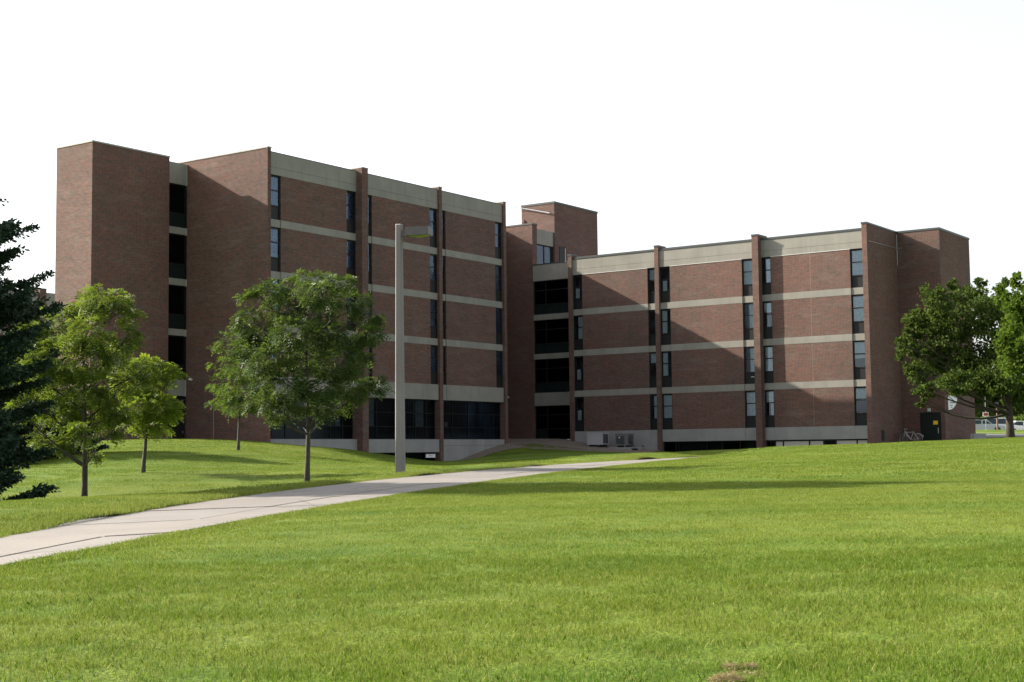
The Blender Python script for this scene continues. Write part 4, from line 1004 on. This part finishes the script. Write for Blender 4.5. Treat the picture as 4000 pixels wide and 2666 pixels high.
# background trees beyond the car park
for i,(x,y,rx,ry,D,lab) in enumerate([(2215,925,60,70,190,'dark background tree just beyond the right tower corner'),(2290,925,60,70,205,'dark background tree behind the white pickup'),(2365,920,60,72,195,'dark background tree right of the broad trunk, behind the pale parked car'),(2440,925,60,70,200,'dark background tree beyond the right picture edge')]):
    bl=[(x+dx,y+dy,rx*.5,ry*.45) for dx,dy in ((-rx*.55,-ry*.2),(rx*.55,-ry*.2),(0,-ry*.5),(-rx*.4,ry*.35),(rx*.4,ry*.35),(0,ry*.1),(0,ry*.55))]
    tree('background_tree',lab,(x,985),D,bl,M['leaf_maple'],M['bark_dark'],.3,9000,.5,seed=40+i,elong=1.3,group='background trees beyond the car park')
# low shrubs along the far side of the car park
for i,x in enumerate((2225,2262,2300,2350,2395)):
    tree('shrub',['leftmost low shrub behind the parked cars','low shrub behind the windscreen of the white pickup','low shrub behind the pickup bonnet','low shrub right of the broad tree trunk','low shrub at the right picture edge'][i],(x,990),180,[(x-12,972,16,9),(x+12,972,16,9),(x,966,16,9)],M['leaf_mid2'],M['bark_dark'],.08,1500,.4,seed=60+i,elong=1.3,group='low shrubs beyond the car park',cat='shrub')
def conifer(label,x,y,z,H,R,seed,nb=70,skirt=.25,name='spruce_tree',pw=2.0):
    rng=np.random.default_rng(seed); t=thing(name,label,'spruce',(x,y,z),'dark spruces at the left')
    mb=MB(); mb.tube([(0,0,-.3),(0,0,H*.5),(0,0,H)],[H*.016,H*.010,.01],8); mb.build('trunk',M['bark_dark'],t,True)
    mb=MB(); PV=[];PT=[]
    for i in range(nb):
        f=(i+rng.random()*.8)/nb; zz=skirt+(H-skirt)*f; L=R*(1-f**pw)**.95*rng.uniform(.74,1.07)+.12; a=i*2.399+rng.uniform(-.3,.3)
        d=np.array([math.cos(a),math.sin(a),0]); m=8; sg_=rng.uniform(-.24,-.08)
        pts=[np.array([0,0,zz])+d*L*u+np.array([0,0,sg_*L*math.sin(u*2.2)+.14*L*u*u]) for u in np.linspace(0,1,m)]
        mb.tube([tuple(p) for p in pts],[.028*(1-u)+.005 for u in np.linspace(0,1,m)],4,False)
        s=np.array([-d[1],d[0],0]); nt_=int(L*22)+8
        for q in range(nt_):
            u=rng.uniform(.2,1.0)**.75; k0=min(m-2,int(u*(m-1))); fr=u*(m-1)-k0; p=pts[k0]*(1-fr)+pts[k0+1]*fr
            sg=rng.choice([-1,1]); tl=L*.26*(1.15-u)*rng.uniform(.6,1.2)+.12
            dd=s*sg*.8+d*.8+np.array([0,0,rng.uniform(-.35,.12)]); dd/=np.linalg.norm(dd)
            k=int(tl/.03)+2; w=rng.random(k); c=p+dd*(tl*w)[:,None]+rng.normal(size=(k,3))*.02
            PV.append(c); PT.append(np.repeat(dd[None],k,0))
    mb.build('branches',M['bark_dark'],t)
    P=np.concatenate(PV); Dn=np.concatenate(PT); n_=len(P)
    d=Dn*.8+rng.normal(size=(n_,3))*.55; d/=np.linalg.norm(d,axis=1,keepdims=True); sv=np.cross(d,rng.normal(size=(n_,3))); sv/=np.linalg.norm(sv,axis=1,keepdims=True)
    sz=rng.uniform(.08,.15,n_)[:,None]; V=np.stack([P,P+d*sz*.5+sv*.028,P+d*sz,P+d*sz*.5-sv*.028],1).reshape(-1,3)
    link('needles',npmesh('needles',V,np.arange(n_*4),M['needle'],np.repeat(rng.random(n_),4)),t)['kind']='stuff'
    return t
p=at(-470,1950,34); conifer('dark spruce reaching in from the left edge of the picture',p[0],p[1],hz(p[0],p[1]),9.0,3.6,31,nb=260,pw=7.0,skirt=.75)
p=at(100,1850,64); conifer('dark spruce half hidden behind the bright green tree at far left',p[0],p[1],hz(p[0],p[1]),6.5,3.3,33,nb=220,pw=2.2,skirt=.5)

# ============================================================ grass
def tuft(name,R,nb,h,w,seed,dry=0):
    rng=np.random.default_rng(seed); a=rng.random(nb)*6.283; rr=R*np.sqrt(rng.random(nb)); x=rr*np.cos(a); y=rr*np.sin(a)
    H=h*rng.uniform(.55,1.25,nb); yaw=rng.random(nb)*6.283; lean=rng.uniform(.05,.75,nb); la=rng.random(nb)*6.283
    base=np.stack([x,y,np.full(nb,-.015)],1); sd=np.stack([np.cos(yaw),np.sin(yaw),np.zeros(nb)],1)*(w*rng.uniform(.6,1.3,nb))[:,None]*.5
    ld=np.stack([np.cos(la),np.sin(la),np.zeros(nb)],1)*(H*lean)[:,None]
    mid=base+ld*.35+np.stack([0*x,0*x,H*.6],1); tip=base+ld+np.stack([0*x,0*x,H],1)
    V=np.stack([base-sd,base+sd,mid+sd*.8,tip,mid-sd*.8],1).reshape(-1,3)
    F=np.arange(nb*5).reshape(nb,5)
    return npmesh(name,V,F,M['blade'],np.repeat(dry+(1-dry)*rng.random(nb),5),nper=5)
def scatter(name,label,protos,P,rot,scl,kind_idx):
    """one object whose geometry nodes stand tufts on the points"""
    me=bpy.data.meshes.new(name); me.vertices.add(len(P)); me.vertices.foreach_set('co',np.asarray(P,dtype=np.float32).ravel())
    for nm,arr in (('rotz',rot),('scl',scl)):
        a=me.attributes.new(nm,'FLOAT','POINT'); a.data.foreach_set('value',np.asarray(arr,dtype=np.float32))
    me.update(); o=link(name,me); tag(o,label,'grass',kind='stuff')
    ng=bpy.data.node_groups.new(name,'GeometryNodeTree')
    ng.interface.new_socket('Geometry',in_out='INPUT',socket_type='NodeSocketGeometry'); ng.interface.new_socket('Geometry',in_out='OUTPUT',socket_type='NodeSocketGeometry')
    gi=ng.nodes.new('NodeGroupInput'); go=ng.nodes.new('NodeGroupOutput'); L=ng.links
    mp=ng.nodes.new('GeometryNodeMeshToPoints'); L.new(gi.outputs[0],mp.inputs[0])
    inst=ng.nodes.new('GeometryNodeInstanceOnPoints'); L.new(mp.outputs[0],inst.inputs['Points'])
    oi=ng.nodes.new('GeometryNodeObjectInfo'); oi.inputs['Object'].default_value=protos; L.new(oi.outputs['Geometry'],inst.inputs['Instance'])
    na=ng.nodes.new('GeometryNodeInputNamedAttribute'); na.data_type='FLOAT'; na.inputs[0].default_value='rotz'
    cx=ng.nodes.new('ShaderNodeCombineXYZ'); L.new(na.outputs[0],cx.inputs[2]); L.new(cx.outputs[0],inst.inputs['Rotation'])
    nb_=ng.nodes.new('GeometryNodeInputNamedAttribute'); nb_.data_type='FLOAT'; nb_.inputs[0].default_value='scl'; L.new(nb_.outputs[0],inst.inputs['Scale'])
    L.new(inst.outputs[0],go.inputs[0])
    md=o.modifiers.new('scatter','NODES'); md.node_group=ng; return o
def proto(me): return bpy.data.objects.new(me.name,me)   # not linked to the scene: only a template for the nodes
def field(D0,D1,dens,mar,rng):
    A_=.5*(D1-D0)*((D0+D1)*.78+8); n_=int(A_*dens); u=rng.random(n_*2); D=np.sqrt(D0*D0+(D1*D1-D0*D0)*u); 
    hw=D*.39+3; l=rng.uniform(-1,1,len(D))*hw; kp=rng.random(len(D))<.5*1.0
    D=D[kp];l=l[kp]; ok=~in_path(D,l,-mar); return D[ok],l[ok]
gr=np.random.default_rng(77)
for nm,D0,D1,dens,R,nb,h,w,mar in (('near_grass',4.5,13,70,.16,125,.038,.0028,.02),('mid_grass',13,30,26,.28,110,.034,.0050,.10),('far_grass',30,80,4.6,.70,170,.034,.011,.6)):
    for v in range(2):
        D,l=field(D0,D1,dens/2,mar,gr); p=D[:,None]*FH+l[:,None]*RH; z=height(p[:,0],p[:,1])
        # keep off walls / gravel
        ok=~((p[:,0]<-59.9)&(p[:,1]>60.2)) & ~(p[:,1]>88.5)
        p=p[ok];z=z[ok]; P=np.stack([p[:,0],p[:,1],z],1)
        scatter(nm,{'near_grass':'short mown grass of the nearest lawn','mid_grass':'short mown grass of the middle lawn','far_grass':'short mown grass of the far lawn'}[nm],proto(tuft(nm+'_tuft',R,nb,h,w,300+v)),P,gr.random(len(P))*6.28,gr.uniform(.8,1.25,len(P)),v)
# longer unkempt fringe along both path edges
for side,fn in ((-1,fl),(1,nl)):
    D=np.sort(gr.uniform(9,72,8000)**1.0); e=np.polyval(fn,D); l=e+side*np.abs(gr.normal(size=len(D))*(.35 if side<0 else .16)+.05)
    p=D[:,None]*FH+l[:,None]*RH; z=height(p[:,0],p[:,1])
    scatter('verge_grass','longer ragged grass along the '+('far' if side<0 else 'near')+' edge of the footpath',proto(tuft('verge_tuft',.14,30,.075 if side<0 else .05,.006,400+side,.5 if side<0 else .1)),np.stack([p[:,0],p[:,1],z],1),gr.random(len(D))*6.28,gr.uniform(.6,1.2,len(D)),0)
# heap of dry clippings at the bottom of the picture
P=[]
for c,R,hh,k in ((at(2838,2660,6.55),.075,.028,900),(at(2862,2622,6.9),.045,.022,260),(at(2935,2625,6.9),.035,.02,170),(at(2900,2650,6.7),.10,.012,180)):
    z0=hz(c[0],c[1])
    a=gr.random(k)*6.283; rr=np.sqrt(gr.random(k)); P.append(np.stack([c[0]+R*rr*np.cos(a),c[1]+R*rr*np.sin(a),z0+.01+(hh*(1-rr**2))*gr.random(k)**.4],1))
P=np.concatenate(P); n_=len(P); d=gr.normal(size=(n_,3)); d[:,2]*=.35; d/=np.linalg.norm(d,axis=1,keepdims=True); s=np.cross(d,gr.normal(size=(n_,3))); s/=np.linalg.norm(s,axis=1,keepdims=True)
Ls=gr.uniform(.02,.045,n_)[:,None]; V=np.stack([P,P+d*Ls*.5+s*.0012,P+d*Ls,P+d*Ls*.5-s*.0012],1)
tag(link('grass_clippings',npmesh('grass_clippings',V,np.arange(n_*4),leaf_mat('dry_clippings',(.13,.10,.05),(.29,.235,.14),.3),np.repeat(gr.random(n_),4))),'small heap of dry brown grass clippings at the bottom of the lawn','clippings',kind='stuff')
